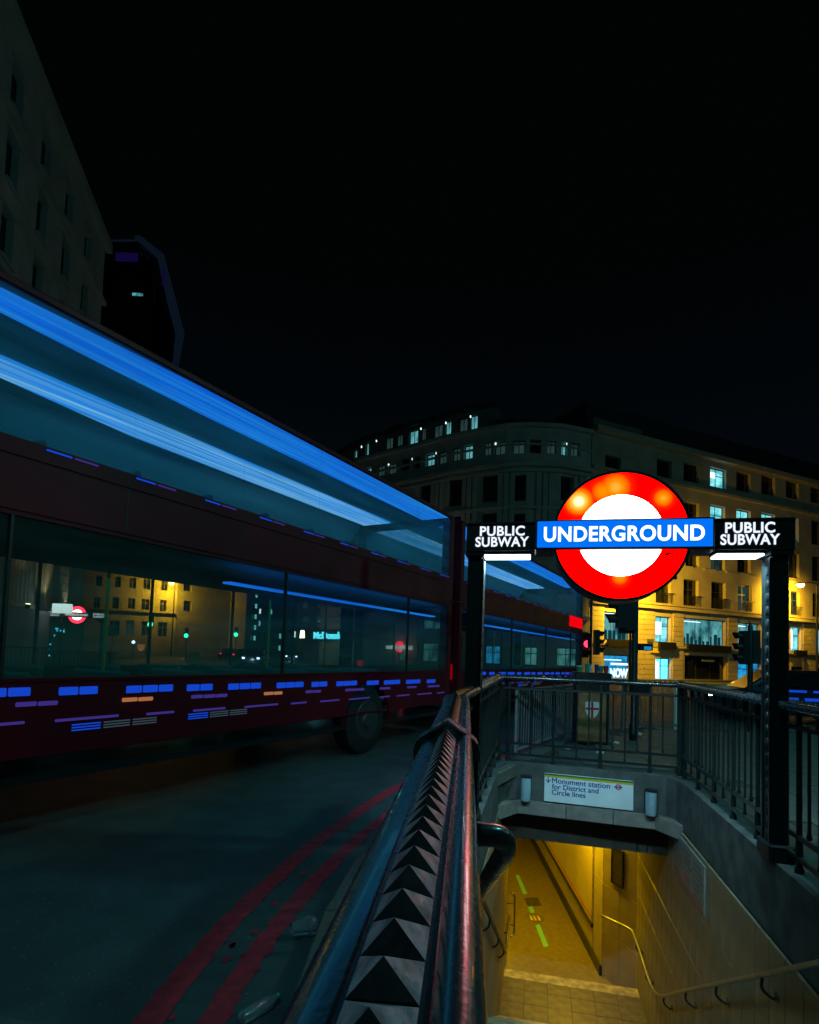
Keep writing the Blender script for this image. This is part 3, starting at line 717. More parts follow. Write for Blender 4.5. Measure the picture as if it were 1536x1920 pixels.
# ================================================================== RAILINGS
CAP_OLD = [(-.074, -.038), (-.072, -.022), (-.064, -.008), (-.052, .0), (-.042, -.002), (-.036, -.010), (-.030, -.006), (.030, -.006), (.036, -.010), (.042, -.002), (.052, .0), (.064, -.008), (.072, -.022), (.074, -.038), (.060, -.050), (-.060, -.050)]
CAP = [(-.070, -.054), (-.075, -.044), (-.0755, -.034), (-.072, -.024), (-.064, -.016), (-.054, -.012), (-.044, -.0105), (-.035, -.0095), (-.0325, -.012), (-.030, -.007), (.030, -.007), (.033, -.010),
       (.036, -.003), (.042, .004), (.051, .008), (.060, .006), (.068, .0), (.073, -.010), (.075, -.022), (.073, -.036), (.068, -.046), (.058, -.052), (-.060, -.055)]
ZC = 1.13
def spikes(path, pitch, z, wd=.053, ht=.032, off=.006):
    out = []
    pts = resample([(p.x, p.y) for p in path], pitch)
    for p, q in zip(pts, pts[1:]):
        d = (q - p).normalized(); r = Vector((d.y, -d.x))
        BL = (p.x - r.x * wd / 2, p.y - r.y * wd / 2, z - off); BR = (p.x + r.x * wd / 2, p.y + r.y * wd / 2, z - off)
        Ap = (p.x, p.y, z - off + ht); q2 = p + d * (pitch * .97)
        CL = (q2.x - r.x * wd / 2, q2.y - r.y * wd / 2, z - off); CRr = (q2.x + r.x * wd / 2, q2.y + r.y * wd / 2, z - off)
        out.append(MB().add([BL, BR, Ap, CL, CRr], [(0, 1, 2), (1, 4, 2), (0, 2, 3), (2, 4, 3), (0, 3, 4, 1)]))
    return out
def railing(path, name, label, parts=True, spk_single=False, phase=.0, bar_mat='black_paint', lower=True):
    t = thing(name, label, 'railing')
    path = [Vector(p) for p in path]
    MB().sweep([(x, z + ZC) for x, z in CAP], path).build('top_rail', 'rail_paint', t, smooth=True)
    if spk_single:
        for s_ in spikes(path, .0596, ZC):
            o = s_.build('spike', 'spike_lit', t); o.data.materials.append(M['black_paint'])   # light and shade put into the colour: pale upper facets, black near faces
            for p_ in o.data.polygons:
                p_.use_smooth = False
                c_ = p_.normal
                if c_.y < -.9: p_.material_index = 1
    else:
        m = MB()
        for s_ in spikes(path, .0596, ZC): m.add(s_.v, s_.f)
        tag(m.build('spikes', 'black_paint', t), kind='stuff')
    for z, hw in ((.975, .022), (.255, .016), (.115, .018)):
        MB().sweep([(-hw, z - .016), (-hw, z + .010), (-hw * .5, z + .016), (hw * .5, z + .016), (hw, z + .010), (hw, z - .016)], path).build('cross_rail', 'black_paint', t)
    pts = resample([(p.x, p.y) for p in path], .144)
    thick = MB().lathe([(.030, 0), (.030, .02), (.021, .05), (.019, .09), (.024, .12), (.018, .28), (.018, .95), (.022, .975), (.018, 1.0), (.020, 1.085)], 10).mesh('baluster', bar_mat)
    thin = MB().lathe([(.013, .255), (.019, .272), (.011, .30), (.0105, .93), (.018, .958), (.012, .975)], 8).mesh('baluster', bar_mat)
    mid = MB().lathe([(.019, .115), (.011, .145), (.0105, .93), (.018, .958), (.012, .975)], 8).mesh('baluster', bar_mat)
    dash = MB().bbox(-.02, .02, -.012, .012, .985, 1.085, .004).mesh('spacer_block', bar_mat)
    for i, p in enumerate(pts[1:-1]):
        k = i % 4
        mobj('baluster', thick if k == 0 else (mid if k == 2 else thin), t, loc=(p.x, p.y, .02))
        if k == 2: mobj('spacer_block', dash, t, loc=(p.x, p.y, .0))
    return t
near_path = [Vector((near_rail_x(d), d, 0)) for d in (.12, 1.0, 1.74)]
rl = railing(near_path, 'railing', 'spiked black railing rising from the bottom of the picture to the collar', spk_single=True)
mid_path = [Vector((near_rail_x(d), d, 0)) for d in (1.78, 2.6, 3.2)] + [Vector((near_rail_x(3.65) - .02, 3.62, 0)), S(-.515, 4.1), S(-.515, 4.50)]
r2 = railing(mid_path, 'railing', 'curved spiked railing between the collar and the left sign post')
r3 = railing([S(-.515, 4.70), S(-.515, 6), S(-.515, 7.66)], 'railing', 'black railing along the left edge behind the left sign post')
r4 = railing([S(-.515, 7.70), S(1.70, 7.54)], 'railing', 'black railing across the far end above the station board')
r5 = railing([S(1.70, 7.50), S(1.70, 6), S(1.70, 4.74)], 'railing', 'black railing on the right between far corner and sign post')
r6 = railing([S(1.70, 4.46), S(1.70, 3.2), S(1.70, 1.6)], 'railing', 'black railing on the right nearer than the right sign post')
for k, (a, b) in enumerate(((-.515, 7.70), (1.70, 7.54))):
    p = S(a, b)
    t = thing('corner_post', ('slim black corner post at the far left of the railings', 'slim black corner post at the far right of the railings')[k], 'post', (p.x, p.y, 0), STAIR_ROT)
    MB().bbox(-.038, .038, -.038, .038, .02, 1.10, .008).build('shaft', 'black_paint', t)
    MB().lathe([(.055, 1.10), (.055, 1.12), (.03, 1.15), (.012, 1.165)], 12).build('cap', 'black_paint', t)
    MB().bbox(-.055, .055, -.055, .055, .02, .12, .01).build('base', 'black_paint', t)
# the collar casting on the near rail, and its post
p = Vector((near_rail_x(1.76), 1.76, 0)); ang = math.atan2(1, .103) - PI / 2
co = thing('railing_post', 'black post with a gabled collar joining the two spiked handrails', 'post', (p.x, p.y, 0), ang)
prof = [(-.098, -.075), (-.100, -.045), (-.092, -.02), (-.078, -.006), (-.060, .004), (-.055, .012), (0, .046), (.055, .012), (.060, .004), (.078, -.006), (.092, -.02), (.100, -.045), (.098, -.075), (.07, -.06), (.065, -.045), (-.065, -.045), (-.07, -.06)]
MB().prism([(x, z + ZC) for x, z in prof], 'y', -.045, .05).build('collar', 'rail_paint', co)
MB().prism([(-.056, ZC + .0125), (0, ZC + .0485), (.056, ZC + .0125), (.05, ZC + .008), (0, ZC + .04), (-.05, ZC + .008)], 'y', -.052, -.0455).build('gable', 'steel', co)
MB().bbox(-.035, .035, -.035, .035, .02, ZC - .046, .006).build('shaft', 'black_paint', co)
# ================================================================== GANTRY SIGN
GB = 4.60
g0 = S(0, GB)
ga = thing('subway_sign_gantry', 'black post gantry with glowing UNDERGROUND roundel and PUBLIC SUBWAY panels', 'sign', (g0.x, g0.y, 0), STAIR_ROT)
def post(xc, label=None):
    o = MB().bbox(xc - .058, xc + .058, -.075, .075, .02, 2.20, .008).build('post', 'black_paint', ga)
    # face moulding with a column of bosses on the inward side
    s_ = -1 if xc > 0 else 1
    xi = xc + s_ * .058
    m = MB(); m.box(min(xi, xi + s_ * .012), max(xi, xi + s_ * .012), -.075, -.055, .05, 2.15); m.box(min(xi, xi + s_ * .012), max(xi, xi + s_ * .012), .055, .075, .05, 2.15)
    m.build('moulding', 'black_paint', o)
    boss = MB().lathe([(.034, 0), (.031, .006), (.016, .010), (.004, .011)], 14).mesh('boss', 'boss_paint')
    for k in range(21): mobj('boss', boss, o, loc=(xi, 0, .16 + k * .095), rot=(0, s_ * PI / 2, 0))
    MB().bbox(xc - .085, xc + .085, -.125, .125, .02, .14, .012).build('base', 'black_paint', ga)
    MB().bbox(xc - .075, xc + .075, -.115, .115, 2.165, 2.20, .006).build('capital', 'black_paint', ga)
XL, XR = -.515, 1.665
post(XL); post(XR)
ZB0, ZB1 = 2.20, 2.435
# side panels
for (x0, x1, tw, cx, lx0, lx1) in ((XL - .07, -.045, .415, -.305, -.47, -.085), (1.185, XR + .085, .385, 1.455, 1.25, 1.56)):
    MB().bbox(x0, x1, -.11, .13, ZB0, ZB1, .006).build('panel_box', 'black_paint', ga)
    fr = MB(); fr.box(x0 + .01, x1 - .01, -.125, -.111, ZB1 - .014, ZB1 - .004); fr.box(x0 + .01, x1 - .01, -.125, -.111, ZB0 + .004, ZB0 + .014)
    fr.build('panel_frame', 'dark_metal', ga)
    for i, word in enumerate(('PUBLIC', 'SUBWAY')):
        me = text_mesh(word, .1, 'panel_letters', bold=.0024, depth=.0015, space=1.06)
        fit_text(me, (tw * .84 if i == 0 else tw), .079, cx, ZB1 - .072 - i * .086)
        mobj('lettering', me, ga, loc=(0, -.1145, 0))
    MB().bbox(lx0 - .01, lx1 + .01, -.09, .09, ZB0 - .018, ZB0 - .0005, .003).build('light_housing', 'dark_metal', ga)
    MB().bbox(lx0, lx1, -.085, .085, ZB0 - .034, ZB0 - .0185, .004).build('under_light', 'under_light', ga)
    light('panel_downlight', ((lx0 + lx1) / 2, 0, ZB0 - .05), (.45, .85, 1.0), 27.0, kind='AREA', sx=lx1 - lx0, sy=.15, parent=ga, rot=(math.radians(38), 0, 0)).data.spread = math.radians(110)
# bar
xa, xb = -.038, 1.178; xc = .565; zc = 2.298; RR = .487
MB().bbox(xa - .012, xb + .012, -.255, .06, ZB0 - .014, ZB1 - .022, .008).build('bar_box', 'black_paint', ga)
MB().bbox(xa + .004, xb - .004, -.262, -.2555, ZB0 + .001, ZB1 - .036, .003).build('bar_face', 'bar_blue', ga)
me = text_mesh('UNDERGROUND', .15, 'sign_letters', bold=.0042, depth=.0015, space=1.07); fit_text(me, 1.105, .115, xc + .002, (ZB0 + ZB1) / 2 - .018)
mobj('lettering', me, ga, loc=(0, -.2645, 0))
# drum (two half drums above/below the bar are one cylinder)
def cyl_y(cx, cz, r, y0, y1, seg=72):
    m = MB(); vs = [(cx + r * math.cos(2 * PI * k / seg), y, cz + r * math.sin(2 * PI * k / seg)) for y in (y0, y1) for k in range(seg)]
    return m.add(vs, [tuple(range(seg))[::-1], tuple(range(seg, 2 * seg))] + [(k, (k + 1) % seg, seg + (k + 1) % seg, seg + k) for k in range(seg)])
cyl_y(xc, zc, RR, -.20, .055).build('drum', 'black_paint', ga)
ring(xc, zc, RR, RR - .02, -.212, -.199, 72).build('rim', 'black_paint', ga)
rd_ = ring(0, 0, RR - .021, .303, -.2075, -.2012, 72).build('roundel_ring', 'roundel_red', ga); rd_.location = (xc, 0, zc)
rw2 = MB(); rw2.v = []; cd = cyl_y(0, 0, .3025, -.2070, -.2012, 64); o = cd.build('roundel_centre', 'roundel_white', ga); o.location = (xc, 0, zc)
# torn sticker on the lower right of the ring
sk = MB()
for k in range(9): x = .335 + random.uniform(-.035, .035); z = -.17 + random.uniform(-.035, .03); sk.box(x, x + random.uniform(.008, .025), -.2098, -.2082, z, z + random.uniform(.006, .018))
sk.build('sticker_scraps', 'paper_red', ga).location = (xc, 0, zc)
# small fixings
for a in (70, 128, -38): 
    x = xc + (RR + .008) * math.cos(math.radians(a)); z = zc + (RR + .008) * math.sin(math.radians(a))
    MB().lathe([(.012, -.012), (.012, .012)], 8).build('fixing', 'steel', ga).location = (x, -.15, z)
# ================================================================== BUSES
vB = Vector((.488, .873, 0)).normalized(); nB = Vector((-vB.y, vB.x, 0)); BROT = math.atan2(vB.y, vB.x)
def make_bus(st1, st2, lower_from):
    L, W, H0 = 10.9, 2.5, 0.0
    t = thing('double_decker_bus', '', 'bus')
    ZR = .12   # everything measured above pavement; the bus origin is set on the road
    z = lambda q: q + ZR
    sk0, sill1, top1, sill2, top2 = z(.48), z(1.09), z(2.30), z(2.88), z(4.0)
    body = MB()
    wheels = (2.6, 8.1); wr = .50
    def side(y0, y1):
        # skirt with wheel arches cut as polygons
        x = 0
        segs = []
        xs = [0] + [v for c in wheels for v in (c - .62, c + .62)] + [L]
        for i in range(0, len(xs), 2): body.box(xs[i], xs[i + 1], y0, y1, sk0, sill1)
        for c in wheels:
            body.box(c - .62, c + .62, y0, y1, z(.95), sill1)
            ap = [(c - .62, sk0), (c - .62, z(.95))] + [(c + .62 * math.cos(a), z(.33) + .60 * math.sin(a)) for a in [PI * (1 - k / 10) for k in range(11)]]
            n_ = 10
            for k in range(n_):
                a0 = PI * (1 - k / n_); a1 = PI * (1 - (k + 1) / n_)
                p0 = (c + .62 * math.cos(a0), z(.33) + .60 * math.sin(a0)); p1 = (c + .62 * math.cos(a1), z(.33) + .60 * math.sin(a1))
                body.prism([p0, p1, (p1[0], z(.952)), (p0[0], z(.952))], 'y', y0, y1)
        body.box(0, L, y0, y1, top1, sill2)
        body.box(0, L, y0, y1, top2, z(4.045))
        for xx in (0, L - .16): body.box(xx, xx + .16, y0, y1, sill1, top1); body.box(xx, xx + .16, y0, y1, sill2, top2)
    side(0, .05); side(W - .05, W)
    # roof
    rf = [(0, z(4.046)), (.03, z(4.07)), (.12, z(4.10)), (.35, z(4.12)), (W / 2, z(4.13)), (W - .35, z(4.12)), (W - .12, z(4.10)), (W - .03, z(4.07)), (W, z(4.046))]
    rf2 = [(.05, z(4.10)), (W - .05, z(4.10))]
    MB().prism(rf, 'x', 0, L).build('roof', 'bus_roof', t)
    # mouldings proud of the sides
    for zz in (z(2.35), z(2.76), z(1.075), z(.50)):
        body.box(.02, L - .02, -.012, .0, zz - .012, zz + .012)
    # ends
    for (x0, x1) in ((0, .06), (L - .06, L)):
        body.box(x0, x1, .05, W - .05, sk0, sill1); body.box(x0, x1, .05, W - .05, top1, sill2); body.box(x0, x1, .05, W - .05, top2, z(4.045))
        body.box(x0, x1, .05, .22, sill1, top1); body.box(x0, x1, W - .22, W - .05, sill1, top1)
        body.box(x0, x1, .05, .22, sill2, top2); body.box(x0, x1, W - .22, W - .05, sill2, top2)
    body.build('body', 'bus_red', t)
    # floors / ceilings
    MB().box(.06, L - .06, .05, W - .05, z(.28), z(.34)).build('lower_floor', 'bus_black', t)
    MB().box(.06, L - .06, .05, W - .05, z(2.30), z(2.38)).build('upper_floor', 'bus_lining', t)
    MB().box(.06, L - .06, .05, W - .05, z(4.03), z(4.044)).build('ceiling', 'bus_lining', t)
    cv = MB(); cv.prism([(W - .05, z(4.029)), (W - .34, z(4.029)), (W - .05, z(3.62))], 'x', .06, L - .06)
    cv.build('bounce_coving', 'bus_lining', t)  # coving added to catch the teal light of the strips
    # ceiling light panels
    n_ = 8; seg = (L - .3) / n_
    def yy_at(st, x):
        k = max(0, min(1, (x - 1.5) / 3.8)); return st[0] + (st[2] - st[0]) * k, st[1] + (st[3] - st[1]) * k
    for i in range(n_):
        x0 = .15 + i * seg; x1 = x0 + seg - .006
        for st, mm in ((st1, 'strip_blue'), (st2, 'strip_pale')):
            a0, a1 = yy_at(st, x0); b0, b1 = yy_at(st, x1)
            MB().prism([(x0, a0), (x1, b0), (x1, b1), (x0, a1)], 'z', z(4.005), z(4.0295)).build('ceiling_light', mm, t)
    x0 = lower_from
    while x0 < L - .4:
        x1 = min(L - .3, x0 + 1.5); MB().box(x0, x1 - .006, .20, .32, z(2.085), z(2.105)).build('ceiling_light', 'strip_blue', t); x0 = x1
    light('cabin_fill', (L / 2, 1.25, z(3.95)), (.0, .50, .62), 30, parent=t, kind='AREA', sx=L - .6, sy=1.6)  # teal fill added on both decks, for the haze in the panes
    light('cabin_fill', (L / 2 + 1, 1.25, z(2.05)), (.03, .75, .72), 11, parent=t, kind='AREA', sx=L - 3, sy=1.4)
    # panes and pillars
    nU, nLw = 8, 7; gl = MB()
    for yy, yn in ((-.004, .004), (W - .004, W + .004)):
        for (n_, z0, z1) in ((nU, sill2, top2), (nLw, sill1, top1)):
            wd = (L - .32) / n_
            for i in range(n_):
                x0 = .16 + i * wd
                MB().box(x0 + .002, x0 + wd - .002, yy + .02 if yy < 0 else yy - .03, yn + .02 if yy < 0 else yn - .03, z0, z1).build('window_pane', 'bus_glass', t)
                if i and not (yy < 0 and z0 == sill2) and not (yy < 0 and i % 2): MB().box(x0 - .011, x0 + .011, (.002 if yy < 0 else W - .045), (.045 if yy < 0 else W - .002), z0, z1).build('window_pillar', 'black', t)
    for (x0, x1) in ((.015, .03), (L - .03, L - .015)):
        for (z0, z1) in ((sill1, top1), (sill2, top2)): MB().box(x0, x1, .22, W - .22, z0, z1).build('end_window', 'bus_glass', t)
    # seats
    s_ = MB(); s_.bbox(-.05, .02, -.40, .40, .0, .56, .02); s_.bbox(-.05, .40, -.40, .40, -.02, .06, .02)
    sm = s_.mesh('seat', 'seat_cloth')
    for i in range(11):
        x = .9 + i * .85
        for y in (.55, 1.95):
            mobj('seat', sm, t, loc=(x, y, z(2.42)))
            if 1 < i < 10: mobj('seat', sm, t, loc=(x, y, z(.56)))
    for x in (2.2, 4.6, 7.0): MB().tube([(x, 1.0, z(.34)), (x, 1.0, z(2.10))], .016, 6).build('grab_pole', 'yellow_pole', t)
    # wheels
    for c in wheels:
        for y in (.02, W - .32):
            wo_ = MB().lathe([(.30, 0), (.44, .0), (.49, .03), (.50, .08), (.50, .22), (.49, .27), (.44, .30), (.30, .30)], 28).mesh('tyre', 'tyre')
            o = mobj('wheel', wo_, t, loc=(c, y, wr), rot=(-PI / 2, 0, 0))
            mobj('rim', MB().lathe([(.295, -.001), (.28, -.014), (.20, -.006), (.13, -.010), (.11, -.035), (.02, -.04)] if y < 1 else [(.29, .301), (.26, .312), (.10, .308), (.02, .33)], 20).mesh('rim', 'rim'), o)
    # glowing dashes added on the skirt for the light streaks of passing vehicles
    x = .5; i = 0
    while x < L - .5:
        k = (2, 3, 2, 3, 3)[i % 5]
        zz = z(1.02) - .012 * x
        for j in range(k):
            MB().bbox(x, x + .155, -.016, -.0005, zz - .03, zz + .035, .012).build('light_dash', 'glow_blue', t); x += .165
        x += .15 + .05 * (i % 3); i += 1
    x = .8; i = 0
    while x < L - .6:
        k = (2, 2, 3)[i % 3]
        for j in range(k):
            MB().bbox(x, x + .15, -.015, -.0005, z(.915) - .012 * x, z(.95) - .012 * x, .012).build('light_dash', 'glow_amber' if i % 2 == 0 and x < 7 else 'glow_violet', t); x += .158
        x += .42 + .12 * (i % 2); i += 1
    x = .4; i = 0
    while x < L - .4:
        ln = .30 + .12 * (i % 3)
        MB().bbox(x, x + ln, -.014, -.0005, z(.775) - .01 * x, z(.797) - .01 * x, .008).build('light_streak', 'glow_violet', t); x += ln + .22 + .05 * (i % 2); i += 1  # thin glowing streaks added along the skirt
    x = .3; i = 0
    while x < 5.6:
        if abs(x - 2.6) > .9:
            for r_ in range(3): MB().box(x, x + .24, -.010, -.0005, z(.655) + r_ * .022, z(.665) + r_ * .022).build('glow_hatch', 'glow_dim' if i % 3 else 'glow_blue', t)  # glowing hatch rows added, no grille there
        x += .27 if i % 3 != 2 else .6; i += 1
    x = .3; i = 0
    while x < L - .3:
        MB().bbox(x, x + .20, -.010, -.0005, z(2.845), z(2.86), .004).build('upper_light_dash', 'glow_violet' if i % 2 else 'glow_blue', t)  # small glowing dashes added below the upper windows
        x += .22 if i % 2 == 0 else .55; i += 1
    for k in range(1, 8):
        xx = k * L / 8
        if min(abs(xx - c) for c in wheels) > .7: MB().box(xx - .004, xx + .004, -.0025, -.0003, sk0, sill1).build('panel_seam', 'black', t)
        MB().box(xx - .004, xx + .004, -.0025, -.0003, top1, sill2).build('panel_seam', 'black', t)
    # rear lights and front
    for y in (.12, W - .26):
        MB().bbox(-.02, -.0005, y, y + .14, z(.9), z(1.2), .01).build('tail_light', 'bus_tail', t)
        MB().bbox(L + .0005, L + .03, y, y + .16, z(.6), z(.75), .02).build('headlight', 'paper_white', t)
    MB().bbox(L + .0005, L + .012, .45, W - .45, z(2.2), z(2.55), .01).build('blind_box', 'bus_black', t)
    MB().bbox(-.012, -.0005, .35, W - .35, z(.45), z(.95), .01).build('engine_cover', 'bus_black', t)
    m = MB().tube(bez([(L - .1, -.0, z(2.4)), (L + .12, -.16, z(2.38)), (L + .16, -.22, z(2.2))], 4), .014, 6); m.build('mirror_arm', 'bus_black', t)
    MB().bbox(L + .08, L + .2, -.30, -.16, z(1.85), z(2.2), .02).build('mirror', 'bus_black', t)
    return t
bus = make_bus((.27, .43, .08, .62), (1.28, 1.46, 1.36, 2.0), 5.5)
def bus_at(b, S0, L_=4.62): b.location = vB * S0 + nB * L_ + Vector((0, 0, -.12)); b.rotation_euler = (0, 0, BROT)
bus_at(bus, -.98); bus['label'] = 'nearer red double-decker bus whose blue ceiling lights run off the left edge'
bus2 = make_bus((.06, .60, .06, .60), (1.40, 2.1, 1.40, 2.1), .6); bus_at(bus2, 10.28); bus2['label'] = 'farther red double-decker bus whose front ends beside the red traffic light'
for b in (bus, bus2): b['group'] = 'red double-decker buses queuing past the stairs'
MB().bbox(8.9, 10.82, -.014, -.0005, 2.62, 2.98, .02).build('red_glow_panel', 'red_lit', bus2, label='added red glowing panel near the front')  # panel added for the red glow at the bus's end

# ================================================================== STREET FURNITURE
# litter bin with shield
bp = at(1110, 1395, 9.5); bp = on_z(1110, 1396, 0)
bn = thing('litter_bin', 'brown and black litter bin with a red cross shield, cups on top', 'litter bin', (bp.x, bp.y, 0), -.12)
MB().bbox(-.26, .26, .0, .40, .0, 1.02, .015).build('body', 'bus_black', bn)
MB().bbox(-.235, .215, -.02, -.0005, .05, .86, .006).build('front_panel', 'brown_panel', bn)
MB().bbox(-.29, .29, -.03, .43, 1.02, 1.17, .015).build('top', 'bus_black', bn)
sh = [(-.115, .135), (-.115, .0), (-.09, -.07), (-.05, -.115), (0, -.15), (.05, -.115), (.09, -.07), (.115, .0), (.115, .135), (.06, .145), (0, .14), (-.06, .145)]
MB().prism([(x * .95 - .01, z * .95 + .56) for x, z in sh], 'y', -.026, -.0202).build('shield', 'paper_white', bn)
cr_ = MB(); cr_.box(-.028, .008, -.030, -.0262, .425, .69); cr_.box(-.117, .096, -.0295, -.0262, .565, .60); cr_.build('cross', 'sign_red', bn)
MB().box(-.075, -.06, -.0300, -.0264, .62, .665).build('dagger', 'sign_red', bn)
cups = [(-.20, .12, 'paper_green', .055, .10, 'green paper cup at the left on the litter bin'), (-.08, .10, 'paper_green', .04, .15, 'tall green bottle standing on the litter bin'), (-.01, .22, 'paper_white', .04, .12, 'white paper cup on the litter bin'),
        (.07, .10, 'sign_blue', .035, .14, 'dark blue can standing on the litter bin'), (.15, .15, 'paper_green', .05, .11, 'wide green cup on the right of the litter bin'), (.23, .12, 'paper_red', .045, .12, 'red paper cup at the right edge of the bin top')]
for (x, y, m_, r_, h_, lb) in cups:
    p = bn.matrix_basis @ Vector((x, y, 1.172)) if False else Vector((bp.x, bp.y, 0)) + Matrix.Rotation(-.12, 3, 'Z') @ Vector((x, y, 1.172))
    t = thing('drink_cup' if 'bottle' not in lb else 'bottle', lb, 'cup' if 'cup' in lb else ('bottle' if 'bottle' in lb else 'can'), p)
    MB().lathe([(r_ * .7, 0), (r_, h_ * .95)], 12).build('cup_body' if 'bottle' not in lb else 'bottle_body', m_, t)
    MB().lathe([(r_ * 1.05, h_ * .95), (r_ * 1.05, h_), (r_ * .5, h_ * 1.06)], 12).build('lid', 'paper_white', t)
pp = on_z(1139, 1396, 0)
tag(MB().lathe([(.028, 0), (.028, 1.12), (.022, 1.14)], 12, pp.x, pp.y).build('bollard', 'steel'), 'slim pale steel post right beside the litter bin', 'post')
# guard rails on the kerb
def guardrail(p, q, h, label, group=None):
    t = thing('guard_rail', label, 'guard rail', (p.x, p.y, 0), math.atan2((q - p).y, (q - p).x))
    L = (Vector((q.x, q.y, 0)) - Vector((p.x, p.y, 0))).length
    for z_ in (.10, h): MB().tube([(0, 0, z_), (L, 0, z_)], .02, 6).build('rail', 'barrier_grey', t)
    po = MB().tube([(0, 0, 0), (0, 0, h + .02)], .024, 8).mesh('post', 'barrier_grey')
    ba = MB().tube([(0, 0, .1), (0, 0, h - .02)], .007, 5).mesh('bar', 'barrier_grey')
    n_ = max(1, round(L / 2.0))
    for i in range(n_ + 1): mobj('post', po, t, loc=(L * i / n_, 0, 0))
    k = int(L / .105)
    for i in range(1, k): mobj('bar', ba, t, loc=(i * .105, 0, 0))
    return t
guardrail(Vector((1.52, 7.95, 0)), Vector((2.98, 10.35, 0)), .92, 'thin barred guard rail along the kerb left of the litter bin')
guardrail(Vector((4.35, 11.55, 0)), Vector((6.3, 12.1, 0)), .95, 'thin barred guard rail at the kerb corner behind the tall black pole')
pw_ = on_z(1266, 1368, 0); 
tag(MB().lathe([(.03, 0), (.03, 1.0), (.02, 1.02)], 10, pw_.x, pw_.y).build('bollard', 'paper_white'), 'slim white post at the end of the corner guard rail', 'post')
# traffic lights
def signal_head(parent, x, y, z0, facing, lit=None, hoods=True, sc=1.0):
    # facing: angle about z of the lens direction (local)
    m = Matrix.Translation((x, y, z0)) @ Matrix.Rotation(facing, 4, 'Z') @ Matrix.Scale(sc, 4)
    h = MB(); h.box(-.13, .13, -.10, .09, 0, .98, m); h.build('signal_head', 'black', parent)
    for k in range(3):
        zc_ = .17 + k * .32
        hd = MB(); r_ = .125; sg = 12; vs = []
        for yy, cut in ((-.10, 0), (-.34, 1)):
            for i in range(sg + 1):
                a = -PI * .15 + (PI * 1.3) * i / sg
                vs.append(m @ Vector((r_ * math.cos(a), yy if not cut else yy + .10 * (1 - math.sin(max(0, min(PI, a)))), zc_ + r_ * math.sin(a))))
        hd.add(vs, [(i, i + 1, sg + 2 + i, sg + 1 + i) for i in range(sg)]); hd.build('hood', 'black', parent)
        col = {'r': 2, 'a': 1, 'g': 0}.get(lit, -1)
        ln = MB(); ln.add([m @ Vector((.10 * math.cos(2 * PI * i / 16), -.106, zc_ + .10 * math.sin(2 * PI * i / 16))) for i in range(16)], [tuple(range(16))])
        ln.build('lens', ('red_signal' if lit == 'r' else 'green_signal') if k == col else 'dark_glass', parent)
t = on_z(1188, 1388, 0)
tl = thing('traffic_light', 'tall black traffic light pole directly beneath the big roundel', 'traffic light', (t.x, t.y, 0))
MB().lathe([(.075, 0), (.075, .25), (.055, .30), (.055, 3.6), (.04, 3.65)], 14).build('pole', 'black_paint', tl)
signal_head(tl, -.24, .0, 1.96, -PI / 2 - .15, sc=.85)
m_ = MB(); m_.box(-.20, .0, -.10, .10, 1.92, 2.6); m_.build('signal_back', 'black', tl)
signal_head(tl, -.10, .20, 1.88, PI * .9, sc=.85)
MB().bbox(.06, .30, -.06, .06, 1.58, 1.70, .01).build('crossing_box', 'black', tl)
MB().box(.14, .27, -.065, -.0605, 1.59, 1.65).build('crossing_display', 'shop_blue', tl)
MB().bbox(-.07, .24, -.09, .07, .80, 1.02, .015).build('push_button_box', 'black', tl)
t = on_z(1407, 1440, 0)
t = Vector((.5985 * 12.0, 12.0, 0))
t2 = thing('traffic_light', 'black traffic light silhouette just left of the right gantry post', 'traffic light', (t.x, t.y, 0))
MB().lathe([(.055, 0), (.05, 2.2), (.03, 2.25)], 12).build('pole', 'black_paint', t2)
signal_head(t2, .14, .05, 1.42, 2.6, sc=.72); signal_head(t2, -.12, .0, 1.40, -PI / 2, sc=.72)
bx = MB().tube([(0, 0, 2.2), (-.03, 0, 2.32)], .012, 6); bx.build('aerial', 'black_paint', t2)
# red signal at the end of the bus
q = at(1108, 1205, 22.5)
t3 = thing('traffic_light', 'traffic light showing red at the front end of the bus', 'traffic light', (q.x, q.y, -.12))
MB().lathe([(.06, 0), (.05, 3.9), (.03, 3.95)], 10).build('pole', 'black_paint', t3)
signal_head(t3, .22, 0, 1.72, -PI / 2 + PI); 
signal_head(t3, -.26, -.05, 1.60, .30, lit=None)
MB().add([(-.26 + .13 * math.cos(2 * PI * i / 16) + .03, -.30, 2.13 + .13 * math.sin(2 * PI * i / 16)) for i in range(16)], [tuple(range(16))]).build('lens', 'red_signal', t3)
# distant green signals
for k, (px, py, Y, lb) in enumerate(((283, 1171, 46, 'traffic light showing green in front of the yellow lit wall'), (350, 1192, 60, 'small traffic light showing green beside the dark corner'), (443, 1190, 62, 'traffic light showing bright green at the mouth of the far street'))):
    q = at(px, py, Y)
    t = thing('traffic_light', lb, 'traffic light', (q.x, q.y, -.12))
    MB().lathe([(.06, 0), (.05, q.z + .9)], 8).build('pole', 'black_paint', t)
    MB().bbox(-.17, .17, -.1, .1, q.z - .15, q.z + .95).build('signal_head', 'black', t)
    MB().add([(.22 * math.cos(2 * PI * i / 14), -.12, q.z + .12 + .22 * math.sin(2 * PI * i / 14)) for i in range(14)], [tuple(range(14))]).build('lens', 'green_signal', t)
    light('lens_glow', (0, -.5, q.z + .12), (.1, 1, .6), 6, .1, parent=t)
